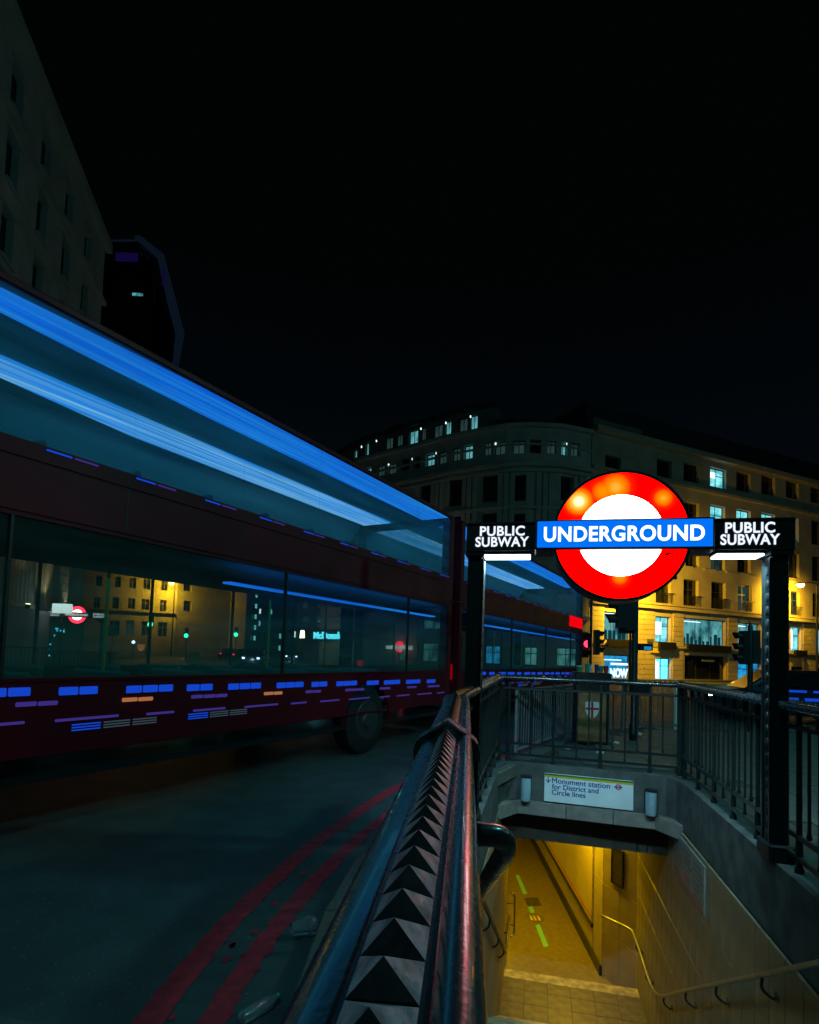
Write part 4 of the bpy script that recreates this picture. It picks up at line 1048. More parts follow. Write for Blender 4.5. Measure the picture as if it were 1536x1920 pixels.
# keep-left bollard + yellow bollards
q = on_z(363, 1268, -.12)
Yb = q.y; s_ = Yb / F
kb = thing('traffic_bollard', 'pale beige rectangular bollard with pointed foot in the road', 'bollard', (q.x, q.y, -.12))
MB().prism([(-12 * s_, 14 * s_), (-13 * s_, 42 * s_), (-10 * s_, 45 * s_), (9 * s_, 46 * s_), (12 * s_, 42 * s_), (11 * s_, 14 * s_), (1 * s_, 2 * s_)], 'y', -.15, .15).build('shell', 'bollard_beige', kb)
MB().bbox(-.25, .25, -.25, .25, 0, .08).build('base', 'dark_metal', kb)
for (px, py, lb, m_) in ((278, 1232, 'small yellow shield shaped bollard below the green signal', 'notice_yellow'), (264, 1222, 'tiny orange bollard beside the yellow one', 'glow_amber'), (500, 1247, 'small dim bollard near the blue white car lights', 'bollard_beige')):
    q = on_z(px, py, -.12); q = q if 0 < q.y < 45 else at(px, py, 44)
    t = thing('traffic_bollard', lb, 'bollard', (q.x, q.y, q.z)); s_ = q.y / F
    MB().prism([(-5 * s_, 5 * s_), (-6 * s_, 14 * s_), (6 * s_, 14 * s_), (5 * s_, 5 * s_), (0, 0)], 'y', -.1, .1).build('shell', m_, t)
    MB().lathe([(.1, -.0), (.08, .1)], 8).build('base', 'dark_metal', t)

# litter by the kerb
def crumple(r0, seed, sx=1, sy=1, sz=1):
    random.seed(seed); bm = bmesh.new(); bmesh.ops.create_icosphere(bm, subdivisions=2, radius=r0)
    for v in bm.verts: v.co = v.co * random.uniform(.75, 1.15); v.co = Vector((v.co.x * sx, v.co.y * sy, max(v.co.z * sz, -r0 * .3)))
    m = MB(); bm.verts.index_update(); m.add([v.co[:] for v in bm.verts], [[v.index for v in f.verts] for f in bm.faces]); bm.free(); return m
q = on_z(562, 1757, -.12)
cup = thing('plastic_cup', 'crushed clear plastic cup lying on the road by the kerb', 'cup', (q.x, q.y, -.075), .5)
m = MB().tube([(-.045, 0, 0), (.055, 0, .004)], [.032, .046], 14, cap=False); m.build('cup_body', 'plastic_clear', cup)
MB().lathe([(.047, 0), (.046, .012), (.036, .032), (.014, .044)], 16).build('dome_lid', 'plastic_clear', cup).rotation_euler = (0, PI / 2, 0)
cup.children[-1].location = (.055, 0, .004)
q = on_z(487, 1902, -.12)
bt_ = thing('plastic_bottle', 'clear plastic bottle lying in the gutter at the bottom edge', 'bottle', (q.x, q.y, -.092), .95)
MB().tube([(-.10, 0, 0), (-.09, 0, 0), (.04, 0, 0), (.07, 0, 0), (.085, 0, 0)], [.012, .026, .027, .014, .012], 14).build('bottle_body', 'plastic_clear', bt_)
MB().tube([(.085, 0, 0), (.10, 0, 0)], .014, 10).build('cap', 'paper_green', bt_)
for k, (px, py, r_) in enumerate(((1197, 1378, .06), (1125, 1412, .05), (1155, 1395, .05), (1065, 1404, .04))):
    q = on_z(px, py, 0)
    o = crumple(r_, 30 + k, 1.3, 1, .7).build('litter', 'paper_white'); o.location = (q.x, q.y, r_ * .2)
    tag(o, ('crumpled white litter beside the tall black pole foot', 'crumpled white wrapper in front of the litter bin', 'crumpled white litter just right of the steel post', 'small white scrap left of the litter bin foot')[k], 'litter')
random.seed(11)
# ================================================================== BUILDINGS
def facade(parent, P0, P1, z0, z1, rects, mt, th=.35, reveal_mat=None, extra=None, frames='win_frame', thick_back=True):
    """rects: (u0,u1,z0,z1,kind) ; kind = pane material name ; parent is an Empty at the origin"""
    d = Vector((P1[0] - P0[0], P1[1] - P0[1], 0)); L = d.length; ang = math.atan2(d.y, d.x)
    rects = [(max(0.02, r[0]), min(L - .02, r[1]), max(z0 + .01, r[2]), min(z1 - .01, r[3]), r[4], r[5] if len(r) > 5 else 2) for r in rects if r[1] > .05 and r[0] < L - .05]
    rects = [r for r in rects if r[1] - r[0] > .1 and r[3] - r[2] > .1]
    us = sorted(set([0, L] + [r[0] for r in rects] + [r[1] for r in rects])); zs = sorted(set([z0, z1] + [r[2] for r in rects] + [r[3] for r in rects]))
    m = MB()
    for a, b in zip(us, us[1:]):
        if b - a < 1e-5: continue
        run = None
        for c, e in zip(zs, zs[1:]):
            solid = not any(r[0] - 1e-6 <= a and b <= r[1] + 1e-6 and r[2] - 1e-6 <= c and e <= r[3] + 1e-6 for r in rects)
            if solid: run = (run[0], e) if run else (c, e)
            if not solid and run: m.quad((a, 0, run[0]), (b, 0, run[0]), (b, 0, run[1]), (a, 0, run[1])); run = None
        if run: m.quad((a, 0, run[0]), (b, 0, run[0]), (b, 0, run[1]), (a, 0, run[1]))
    for (a, b, c, e, k, mu) in rects:
        for q in (((a, 0, c), (b, 0, c), (b, th, c), (a, th, c)), ((a, 0, e), (b, 0, e), (b, th, e), (a, th, e)), ((a, 0, c), (a, 0, e), (a, th, e), (a, th, c)), ((b, 0, c), (b, 0, e), (b, th, e), (b, th, c))): m.quad(*q)
    if thick_back: m.box(0, L, th + .9, th + 1.1, z0, z1)
    m.quad((0, 0, z1), (L, 0, z1), (L, th + 1.0, z1), (0, th + 1.0, z1)); m.quad((0, 0, z0), (0, 0, z1), (0, th + 1, z1), (0, th + 1, z0)); m.quad((L, 0, z0), (L, 0, z1), (L, th + 1, z1), (L, th + 1, z0))
    o = m.build('wall', mt, parent); o.location = (P0[0], P0[1], 0); o.rotation_euler = (0, 0, ang)
    for (a, b, c, e, k, mu) in rects:
        wd, ht = b - a, e - c; f = min(.09, wd * .09)
        fr = MB(); y0, y1 = th * .62, th * .62 + .08
        fr.box(0, wd, y0, y1, 0, f); fr.box(0, wd, y0, y1, ht - f, ht); fr.box(0, f, y0, y1, f, ht - f); fr.box(wd - f, wd, y0, y1, f, ht - f)
        for i in range(1, mu): fr.box(wd * i / mu - f * .4, wd * i / mu + f * .4, y0 + .004, y1 - .004, f, ht - f)
        if mu == 2 and ht > 1.3: fr.box(f, wd - f, y0 + .008, y1 - .008, ht * .62, ht * .62 + f * .7)
        w_ = fr.build('window', frames, parent); w_.location = o.location + Vector((d.x / L * a, d.y / L * a, c)); w_.rotation_euler = (0, 0, ang)
        pn = MB().box(f * .5, wd - f * .5, y0 + .03, y0 + .045, f * .5, ht - f * .5).build('pane', k, w_)
    return o, d, L, ang
def px_rects(P0, P1, lst):
    out = []
    for r in lst:
        x0, y0, x1, y1, k = r[:5]
        xm, ym = (x0 + x1) / 2, (y0 + y1) / 2
        ua, _ = on_wall(P0, P1, x0, ym); ub, _ = on_wall(P0, P1, x1, ym); _, zt_ = on_wall(P0, P1, xm, y0); _, zb_ = on_wall(P0, P1, xm, y1)
        out.append((ua, ub, zb_, zt_, k) + tuple(r[5:]))
    return out
def wbox(parent, P0, ang, name, mt, a, b, y0, y1, z0, z1):
    o = MB().box(a, b, y0, y1, z0, z1).build(name, mt, parent); o.location = (P0[0], P0[1], 0); o.rotation_euler = (0, 0, ang); return o
G = -.12
# --- right stone building
RB = thing('office_building', 'stone building lit yellow by street lamps with shops below', 'building')
P0 = (14.7, 46.69); P1 = (14.7 + 36, 46.69 + 36 * .455)
dk, br, te = 'dark_glass', 'win_bright', 'win_teal'
R = [(1135, 855, 1165, 878, dk), (1232, 862, 1260, 895, dk), (1282, 869, 1311, 904, dk), (1332, 878, 1362, 914, br), (1381, 886, 1408, 922, dk), (1428, 893, 1454, 928, dk), (1474, 902, 1498, 935, dk), (1520, 910, 1545, 944, dk),
     (1135, 925, 1165, 970, dk), (1228, 935, 1258, 983, dk), (1284, 942, 1311, 990, dk), (1332, 948, 1360, 996, br), (1381, 956, 1408, 1003, br), (1428, 963, 1454, 1009, br), (1476, 970, 1498, 1016, 'win_teal'), (1522, 977, 1545, 1022, dk),
     (1135, 1000, 1165, 1045, dk), (1230, 1006, 1258, 1056, dk), (1286, 1013, 1311, 1062, dk), (1333, 1020, 1360, 1069, 'win_dim'), (1383, 1027, 1408, 1074, dk), (1431, 1032, 1454, 1080, dk), (1480, 1038, 1499, 1084, dk), (1523, 1044, 1545, 1090, dk),
     (1135, 1075, 1165, 1122, dk), (1230, 1080, 1258, 1131, dk), (1282, 1087, 1310, 1136, dk), (1334, 1092, 1361, 1142, dk), (1384, 1097, 1410, 1146, 'win_dim'), (1431, 1103, 1456, 1150, dk), (1483, 1109, 1500, 1153, 'win_dim'), (1524, 1113, 1546, 1157, dk),
     (1133, 1148, 1183, 1201, te, 3), (1229, 1156, 1258, 1205, br), (1282, 1161, 1361, 1212, te, 3), (1384, 1168, 1426, 1222, te), (1436, 1172, 1470, 1222, te), (1483, 1175, 1503, 1222, br), (1531, 1180, 1560, 1226, te),
     (1133, 1228, 1183, 1279, 'shop_blue', 1), (1229, 1234, 1259, 1281, 'shop_cyan', 2), (1284, 1230, 1362, 1284, dk, 3), (1384, 1242, 1428, 1285, 'shop_blue', 2), (1436, 1245, 1470, 1285, dk), (1484, 1250, 1510, 1287, dk, 1), (1530, 1252, 1560, 1290, dk)]
ro, rd2, rL, rang = facade(RB, P0, P1, G, 20.4, px_rects(P0, P1, R), 'portland_clean', .5)
def rz_(px, py): return on_wall(P0, P1, px, py)
uc = lambda px, py=1200: on_wall(P0, P1, px, py)[0]
for (zz, hh_, dd) in ((6.05, .28, .45), (6.42, .12, .3), (2.72, .18, .25), (17.3, .25, .35), (20.4, .45, .7)): wbox(RB, P0, rang, 'cornice', 'portland_clean', 0, rL, -dd, -.001, zz, zz + hh_)
wbox(RB, P0, rang, 'mansard', 'slate', 0, rL, .8, 5, 20.4, 23.4)
wbox(RB, P0, rang, 'parapet', 'dark_stone', 0, uc(1200, 830), -.15, .5, 20.86, 21.6)
for k in range(11): wbox(RB, P0, rang, 'window_sill', 'portland_clean', uc(1230) - .1 + k * 3.0, uc(1230) + 1.5 + k * 3.0, -.12, -.001, 10.1, 10.22)
# stone blocks on piers
piers = [(1106, 1131), (1187, 1227), (1261, 1281), (1364, 1382), (1505, 1528)]
for (x0, x1) in piers:
    a, b = uc(x0), uc(x1); n_ = 2 if b - a > 1.6 else 1
    for k in range(14):
        z_ = G + .05 + k * .43
        if z_ > 5.6: break
        for j in range(n_):
            aa = a + (b - a) * j / n_ + .02; bb = a + (b - a) * (j + 1) / n_ - .02
            wbox(RB, P0, rang, 'stone_block', 'portland_clean', aa, bb, -.09 - .01 * ((k + j) % 2), -.0005, z_, z_ + .40)
# balconettes and planters
for (x0, x1, zz) in ((1133, 1183, 2.95), (1229, 1259, 2.95), (1282, 1362, 2.9), (1384, 1428, 2.9), (1483, 1504, 2.9)):
    wbox(RB, P0, rang, 'window_box', 'black', uc(x0), uc(x1), -.55, -.3, zz - .35, zz + .25)
for (x0, x1) in ((1230, 1258), (1282, 1310), (1334, 1361), (1384, 1410), (1483, 1500)):
    a, b = uc(x0), uc(x1); m = MB()
    for k in range(int((b - a) / .16)): m.box(a + k * .16, a + k * .16 + .03, -.22, -.19, 6.72, 7.5)
    m.box(a - .1, b + .1, -.24, -.18, 7.5, 7.56); o = m.build('balcony_rail', 'black', RB); o.location = (P0[0], P0[1], 0); o.rotation_euler = (0, 0, rang)
# interiors seen through bright first floor windows: dark desks, screens and ceiling strips standing just behind the glass line
for (x0, x1, zb_, zt_) in ((1282, 1361, 2.95, 5.45), (1384, 1426, 2.95, 5.4), (1133, 1183, 3.1, 5.6)):
    a, b = uc(x0), uc(x1); n_ = int((b - a) / .55)
    for k in range(n_):
        xx = a + .2 + k * (b - a - .4) / n_; hh_ = random.uniform(.5, 1.25)
        wbox(RB, P0, rang, 'interior_furniture', 'desk_dark', xx, xx + random.uniform(.2, .45), .28, .31, zb_ + .1, zb_ + hh_)
    wbox(RB, P0, rang, 'ceiling_strip', 'win_white', a + .3, a + (b - a) * .45, .28, .30, zt_ - .25, zt_ - .18)
for (x0, y0, x1, y1, m_) in ((1150, 1243, 1182, 1248, 'win_white'), (1136, 1236, 1170, 1239, 'win_white'), (1232, 1240, 1240, 1272, 'win_white'), (1333, 882, 1346, 896, 'win_white'), (1410, 1258, 1424, 1266, 'win_white'), (1398, 1272, 1422, 1276, 'win_white'), (1484, 1180, 1492, 1216, 'win_white'), (1233, 1165, 1245, 1190, 'win_white')):
    a, zt_ = rz_(x0, y0); b, zb_ = rz_(x1, y1)
    wbox(RB, P0, rang, 'interior_light', m_, a, b, .27, .29, min(zb_, zt_), max(zb_, zt_))
me = text_mesh('NOW', 1.3, 'win_white', bold=.05, depth=.02)
a, zt_ = rz_(1148, 1253); b, zb_ = rz_(1181, 1271); fit_text(me, b - a, zt_ - zb_, (a + b) / 2, (zt_ + zb_) / 2)
o = mobj('shop_lettering', me, RB, loc=(P0[0], P0[1], 0), rot=(0, 0, rang)); o.location += Vector((math.sin(rang) * -.0, 0, 0)) 
o.data.transform(Matrix.Translation((0, .22, 0)))
me = text_mesh('47', .8, 'grey_print', bold=.01, depth=.02); a, zt_ = rz_(1516, 1263); fit_text(me, None, .42, a, zt_); me.transform(Matrix.Translation((0, -.13, 0)))
mobj('door_number', me, RB, loc=(P0[0], P0[1], 0), rot=(0, 0, rang))
for k, (px, py, w_, h_, m_, nm) in enumerate(((1226, 1217, 1.0, .65, 'notice_yellow', 'notice'), (1217, 1201, .7, .25, 'grey_print', 'name_plate'), (1325, 1239, 1.6, .18, 'barrier_grey', 'shop_name_board'))):
    a, zc_ = rz_(px, py); wbox(RB, P0, rang, nm, m_, a - w_ / 2, a + w_ / 2, -.2, -.13, zc_ - h_ / 2, zc_ + h_ / 2)
# --- curved corner building
CB = thing('corner_building', 'big dark stone building with a curved corner and rows of windows', 'building')
CP = [(-9.5, 60.5), (-5.25, 54.9), (-.23, 51.0), (2.9, 48.3), (5.55, 46.6), (7.4, 45.6), (9.1, 45.2), (11.7, 45.3), (14.5, 46.3)]
f3 = lambda x0, y0, x1, y1, k: (600 + x0 / 3.072, 720 + y0 / 3.072, 600 + x1 / 3.072, 720 + y1 / 3.072, k)
dm = 'win_dim'
CW = [f3(*q) for q in ((200, 492, 240, 545, dm), (255, 480, 295, 540, te), (325, 465, 372, 528, dm), (388, 455, 438, 515, dm), (465, 430, 515, 500, dk), (530, 418, 578, 488, dk), (608, 400, 660, 470, te), (678, 388, 728, 458, dm), (760, 365, 808, 440, dm), (828, 350, 880, 430, te),
      (915, 335, 985, 412, dm), (1003, 330, 1070, 405, dm), (1110, 322, 1183, 400, dm), (1202, 320, 1275, 398, dk), (1310, 325, 1363, 400, dm), (1380, 332, 1428, 408, te), (1448, 338, 1500, 415, dm),
      (330, 620, 385, 720, dk), (445, 600, 525, 715, dk), (575, 575, 670, 712, dk), (732, 550, 830, 702, dk), (900, 530, 1042, 680, dk), (1112, 522, 1265, 672, dk), (1338, 530, 1455, 670, dk), (1470, 535, 1535, 672, dk),
      (445, 780, 525, 890, te), (600, 770, 670, 880, te), (732, 760, 830, 870, dk), (900, 745, 1040, 870, dk), (1112, 745, 1262, 870, dk), (1338, 745, 1455, 870, dk),
      (600, 950, 670, 1040, dm), (732, 940, 830, 1050, te), (900, 940, 1040, 1050, dk), (1112, 940, 1262, 1050, dm), (1338, 940, 1455, 1050, dk),
      (600, 1120, 670, 1200, dk), (732, 1120, 830, 1210, dm), (900, 1120, 1040, 1210, dk), (1112, 1120, 1262, 1210, dk), (1338, 1120, 1455, 1210, dk))]
CW += [(790, 1150, 830, 1180, te), (845, 1150, 880, 1180, dk), (905, 1150, 940, 1180, dm), (960, 1150, 1010, 1180, dk), (1040, 1150, 1085, 1180, te),
       (745, 1204, 778, 1240, te), (785, 1205, 820, 1241, te), (827, 1207, 866, 1243, te), (905, 1210, 950, 1246, 'shop_blue'), (960, 1212, 1010, 1248, te), (1030, 1214, 1085, 1250, te)]
segs = list(zip(CP, CP[1:]))
def seg_of(px, py):
    for i, (a, b) in enumerate(segs):
        u, z_ = on_wall(a, b, px, py); L = math.hypot(b[0] - a[0], b[1] - a[1])
        if -.01 <= u <= L + .01: return i
    return None
bys = {i: [] for i in range(len(segs))}
for r in CW:
    i = seg_of((r[0] + r[2]) / 2, (r[1] + r[3]) / 2)
    if i is None: continue
    a, b = segs[i]; L = math.hypot(b[0] - a[0], b[1] - a[1]); q = px_rects(a, b, [r])[0]
    q = (max(.12, q[0]), min(L - .12, q[1])) + q[2:]
    bys[i].append(q)
for i, (a, b) in enumerate(segs): facade(CB, a, b, G, 20.0, bys[i], 'portland', .45)
cpath = [Vector((x, y, 0)) for x, y in CP]
for (zz, hh_, dd) in ((16.75, .30, .55), (16.35, .16, .3), (20.0, .30, .4), (18.55, .14, .2), (13.3, .25, .35), (4.6, .3, .4), (9.3, .2, .25)):
    MB().sweep([(.0, zz), (dd, zz), (dd, zz + hh_), (.0, zz + hh_)], cpath).build('cornice', 'portland', CB)
# piers between the large windows
for px in (700, 762, 822, 882, 950, 1022, 1088):
    i = seg_of(px, 900)
    if i is None: continue
    a, b = segs[i]; u, _ = on_wall(a, b, px, 900); d = Vector((b[0] - a[0], b[1] - a[1])).normalized(); ang = math.atan2(d.y, d.x)
    for k, off in enumerate((-.5, 0, .5)):
        o = MB().box(u + off - .19, u + off + .19, -.16 - .05 * (k == 1), .0, 9.6, 16.3).build('pier', 'portland', CB); o.location = (a[0], a[1], 0); o.rotation_euler = (0, 0, ang)
# set-back top storey with windows, left part
TP = [(-8.9, 61.4), (-4.6, 55.8), (.4, 51.9), (3.4, 49.3), (6.6, 47.3)]
TW = [f3(*q) for q in ((195, 380, 215, 425, te), (262, 335, 300, 405, te), (375, 305, 420, 372, dm), (440, 290, 475, 355, dm), (512, 265, 565, 342, te), (580, 250, 610, 322, dm), (652, 232, 706, 308, dm), (720, 215, 755, 290, te), (800, 195, 850, 272, dm), (865, 180, 908, 260, te))]
for i, (a, b) in enumerate(zip(TP, TP[1:])):
    L = math.hypot(b[0] - a[0], b[1] - a[1]); rr = []
    for r in TW:
        q = px_rects(a, b, [r])[0]
        if 0 <= (q[0] + q[1]) / 2 <= L: rr.append((max(.05, q[0]), min(L - .05, q[1])) + q[2:])
    facade(CB, a, b, 20.05, 22.6, rr, 'dark_stone', .3)
MB().sweep([(-.5, 22.6), (.5, 22.6), (.5, 22.85), (-.5, 22.85)], [Vector((x, y, 0)) for x, y in TP]).build('roof_edge', 'slate', CB)
for (px, py) in ((680, 837), (708, 826), (792, 803), (839, 792), (885, 780), (821, 849), (932, 831), (1063, 831), (776, 860), (731, 870)):
    i = seg_of(px, py); a, b = segs[i] if i is not None else segs[1]
    dd = 1.6 if py < 830 and px < 900 else 1.0
    q = at(px, py, 46.0 if px > 850 else 50)
    u, z_ = on_wall(a, b, px, py); d = Vector((b[0] - a[0], b[1] - a[1])).normalized()
    o = MB().bbox(-.055, .055, -.04, .0, -.10, .10, .02).build('office_light', 'win_white', CB); o.location = (a[0] + d.x * u - d.y * -.18, a[1] + d.y * u + d.x * .18, z_)
# roof plant
MB().sweep([(-6, 20.3), (-3.5, 20.3), (-3.5, 22.3), (-6, 22.3)], cpath[4:]).build('roof_plant', 'slate', CB)
m = MB(); m.tube([(-4.2, 60, 22.9)] + [(-4.2 + 2.4 * (1 - math.cos(t)), 60 - 1.5 * (1 - math.cos(t)), 22.9 + 2.4 * math.sin(t)) for t in [PI * k / 8 for k in range(1, 9)]], .12, 6); m.build('roof_arch', 'slate', CB)
hr_ = MB(); 
for k in range(14): p = cpath[4].lerp(cpath[8], k / 13); hr_.box(p.x, p.x + .05, p.y + .6, p.y + .65, 20.3, 21.4)
hr_.build('roof_railing', 'dark_metal', CB)
# red white symbol in the shop window
i = seg_of(757, 1215); a, b = segs[i] if i is not None else segs[0]; u, z_ = on_wall(a, b, 757, 1215); d = Vector((b[0] - a[0], b[1] - a[1])).normalized()
ss = thing('shop_sign', 'small red and white lit shop sign in the far glass shopfront', 'sign', (a[0] + d.x * u - (-d.y) * .6, a[1] + d.y * u - d.x * .6, z_), math.atan2(d.y, d.x))
MB().prism([(.5 * math.cos(t), .5 * math.sin(t) + .1) for t in [k * PI / 8 for k in range(16)]], 'y', -.05, .05).build('disc', 'red_signal', ss)
MB().box(-1.5, 1.5, -.09, -.051, -.15, .18).build('bar', 'win_white', ss)
# --- middle building with the burger restaurant
MBD = thing('corner_block', 'dark block between the far street and the big curved corner building', 'building')
A3 = (-16.5, 84); B3 = (-3.0, 72)
MW = []
for r_ in range(6):
    for c_ in range(6): MW.append((565 + c_ * 28, 985 + r_ * 34 + c_ * .5, 577 + c_ * 28, 1005 + r_ * 34, 'win_dim' if (r_ * 5 + c_ * 3) % 7 else te))
MW += [(620, 1203, 645, 1240, 'shop_blue'), (652, 1203, 676, 1240, 'win_dim'), (684, 1203, 705, 1240, te)]
facade(MBD, A3, B3, G, 24, px_rects(A3, B3, MW), 'dark_stone', .4)
ang3 = math.atan2(B3[1] - A3[1], B3[0] - A3[0])
wbox(MBD, A3, ang3, 'cornice', 'dark_stone', 0, 18, -.5, -.001, 5.0, 5.4)
A3, B3 = (-9.5, 60.5), (-.23, 51.0); ang3 = math.atan2(B3[1] - A3[1], B3[0] - A3[0])
u0_, zt_ = on_wall(A3, B3, 641, 1189); u1_, zb_ = on_wall(A3, B3, 704, 1200)
me = text_mesh("McDonald's", 1, 'shop_cyan', bold=.03, depth=.05); fit_text(me, u1_ - u0_, zt_ - zb_ + .15, (u0_ + u1_) / 2, (zt_ + zb_) / 2); me.transform(Matrix.Translation((0, -3.4, 0)))
rs = thing('restaurant_sign', 'glowing pale blue lettered restaurant sign over a far shopfront', 'sign', (A3[0], A3[1], 0), ang3)
mobj('lettering', me, rs)
MB().box(u0_ - .3, u1_ + .3, -3.3, -2.0, zb_ - .3, zt_ + .3).build('fascia', 'dark_metal', rs)
u2, z2 = on_wall(A3, B3, 619, 1192)
m = MB(); 
for s2 in (-.17, .17): m.tube([(u2 + s2 + .16 * math.cos(t), -3.4, z2 - .4 + (.75 * math.sin(t))) for t in [PI * k / 8 for k in range(9)]], .05, 6)
ls = thing('logo_sign', 'small yellow lit twin arch logo left of the restaurant lettering', 'sign', (A3[0], A3[1], 0), ang3); m.build('logo', 'lamp_warm', ls)
light('sign_glow', ((u0_ + u1_) / 2, -4.6, zb_ - .5), (.2, .8, 1), 60, .3, parent=rs)
# --- far street blocks
for (lab, x0, x1, yt, Y, nc, nr, litp) in (('tall dark office block far down the street with lit floors', 415, 480, 1045, 150, 8, 9, .35), ('dark slab block at the far end of the street', 478, 530, 1090, 190, 5, 6, .2), ('dark low block right of the far street', 526, 585, 1010, 130, 6, 8, .12)):
    q0 = at(x0, 1215, Y); q1 = at(x1, 1215, Y); zt2 = at((x0 + x1) / 2, yt, Y).z
    t = thing('office_block', lab, 'building'); rr = []
    L = (q1 - q0).length
    for r_ in range(nr):
        for c_ in range(nc):
            ua = L * (c_ + .2) / nc; rr.append((ua, ua + L * .6 / nc, zt2 * (r_ + .25) / nr, zt2 * (r_ + .7) / nr, 'win_white' if random.random() < litp * .35 else ('win_bright' if random.random() < litp else dk), 1))
    facade(t, (q0.x, q0.y), (q1.x, q1.y), G, zt2, rr, 'dark_stone', .4)
# --- left far building, yellow lit
BB = thing('stone_building', 'stone building with sash windows, its corner lit yellow by a street lamp', 'building')
Bx = -40.8; By = 80.0
def Bp(u): return (Bx + u, By + .40 * u)
B0 = Bp(-20); B1 = None
# corner at px 333
r_ = ray(333, 1100); k_ = r_.y / r_.x
uu = (By - k_ * Bx) / (k_ - .40); B1 = Bp(uu)
f1 = lambda x0, y0, x1, y1, k, *m_: (x0 / 2.742, 700 + y0 / 2.742, x1 / 2.742, 700 + y1 / 2.742, k)
BW = [f1(*q) for q in ((600, 938, 640, 995, br), (675, 945, 715, 1003, br), (748, 950, 788, 1007, br), (840, 957, 880, 1015, br), (505, 940, 545, 985, dm), (415, 935, 450, 985, dk),
      (400, 1035, 430, 1090, dk), (490, 1040, 525, 1095, dk), (588, 1045, 622, 1100, dk), (663, 1050, 700, 1105, dk), (735, 1055, 773, 1112, dk), (828, 1060, 863, 1118, dk),
      (390, 1148, 425, 1203, dk), (478, 1150, 515, 1205, dk), (575, 1152, 612, 1210, dk), (655, 1155, 695, 1212, dk), (725, 1160, 768, 1218, dk), (820, 1165, 857, 1225, dk),
      (560, 1270, 615, 1345, dk), (645, 1270, 690, 1345, dm), (725, 1275, 775, 1350, dk), (810, 1280, 860, 1355, dk),
      (505, 840, 540, 895, dk), (600, 842, 635, 897, dk), (680, 846, 715, 901, dk), (760, 850, 795, 905, dk), (850, 856, 885, 911, dk),
      (505, 720, 540, 775, dk), (600, 724, 635, 779, dk), (680, 730, 715, 785, dk), (760, 736, 795, 791, dk), (850, 742, 885, 797, dk),
      (505, 600, 540, 660, dk), (600, 606, 635, 664, dk), (680, 614, 715, 672, dk), (760, 622, 795, 680, dk), (850, 630, 885, 688, dk))]
facade(BB, B0, B1, G, 32, px_rects(B0, B1, BW), 'portland_clean', .35, frames='win_frame_pale')
bang = math.atan2(B1[1] - B0[1], B1[0] - B0[0]); bL = math.hypot(B1[0] - B0[0], B1[1] - B0[1])
for (zz, hh_) in ((6.0, .2),): wbox(BB, B0, bang, 'cornice', 'portland_clean', 0, bL, -.35, -.001, zz, zz + hh_)
B2_ = (B1[0] + 5.0, B1[1] + 9)
facade(BB, B1, B2_, G, 31.9, px_rects(B1, B2_, [f1(*q) for q in ((935, 975, 950, 1030, te), (985, 985, 1010, 1040, te), (945, 1065, 985, 1120, dk), (945, 1170, 985, 1225, dk))]), 'portland_clean', .35)
B3_ = (B2_[0] + 3.0, B2_[1] - 1.5)
facade(BB, B2_, B3_, G, 31.8, [], 'portland_clean', .35)
# --- left classical building
LB = thing('classical_building', 'tall dark building with uplit classical columns at the left edge', 'building')
def Lp(Y): return (-12.6 - .241 * Y, Y)
L0, L1 = Lp(14.0), Lp(37.6)
nL = Vector((L1[0] - L0[0], L1[1] - L0[1])); LL = nL.length; lang = math.atan2(nL.y, nL.x)
rr = []
kk = LL / (37.6 - 14)
for i in range(9):
    Yc = 27.75 + (i - 4) * 3.3
    uc_ = (Yc - 14) * kk
    if uc_ < .9 or uc_ > LL - .9: continue
    for j, (z0_, z1_) in enumerate(((6.9, 9.0), (12.6, 13.8), (14.6, 16.8), (18.2, 20.4), (21.6, 23.8), (25.0, 27.0))):
        k = dk
        if j == 0: k = te if i == 4 else dk
        if j == 2: k = te if i == 4 else (dm if i == 5 else dk)
        rr.append((uc_ - .6, uc_ + .6, z0_, z1_, k))
    rr.append((uc_ - .7, uc_ + .7, 3.2, 5.6, 'win_warm' if i == 3 else dk))
facade(LB, L0, L1, G, 28.1, rr, 'portland', .5, frames='win_frame')
for (ua_, ub_, za_, zb__, kd_) in rr:
    if za_ > 12 and ub_ < LL:
        wbox(LB, L0, lang, 'window_sill', 'portland', ua_ - .12, ub_ + .12, -.16, -.001, za_ - .14, za_ - .01)
        wbox(LB, L0, lang, 'window_head', 'portland', ua_ - .16, ub_ + .16, -.12, -.001, zb__ + .01, zb__ + .16)
def lb(nm, m_, a, b, y0, y1, z0_, z1_): return wbox(LB, L0, lang, nm, m_, a, b, y0, y1, z0_, z1_)
LC = (31.0 - 14) * kk
lb('podium', 'dark_stone', 0, LC + .3, -2.1, -.001, G, 2.75); lb('entablature', 'portland', 0, LC, -1.5, -.001, 9.35, 10.4); lb('cornice', 'portland', 0, LC + .25, -1.95, -.002, 10.4, 10.75)
lb('soffit_moulding', 'portland_clean', 0, LC - .02, -1.62, -1.501, 9.75, 9.9)
lb('cornice', 'portland', 0, LL + .2, -.4, -.001, 28.1, 28.7); lb('string_course', 'portland', 0, LL + .1, -.3, -.001, 17.4, 17.7); lb('string_course', 'portland', 0, LL + .1, -.3, -.001, 24.3, 24.5)
lb('string_course', 'portland', LC, LL + .1, -.25, -.001, 10.4, 10.7)
lb('attic', 'portland', 0, LL * .38, .5, 3, 28.7, 34.0)
bal = MB()
for k in range(int(LC / .35)): bal.box(k * .35, k * .35 + .10, -1.7, -1.6, 10.75, 11.7)
bal.box(0, LC, -1.75, -1.55, 11.7, 11.85); o = bal.build('balustrade', 'portland', LB); o.location = (L0[0], L0[1], 0); o.rotation_euler = (0, 0, lang)
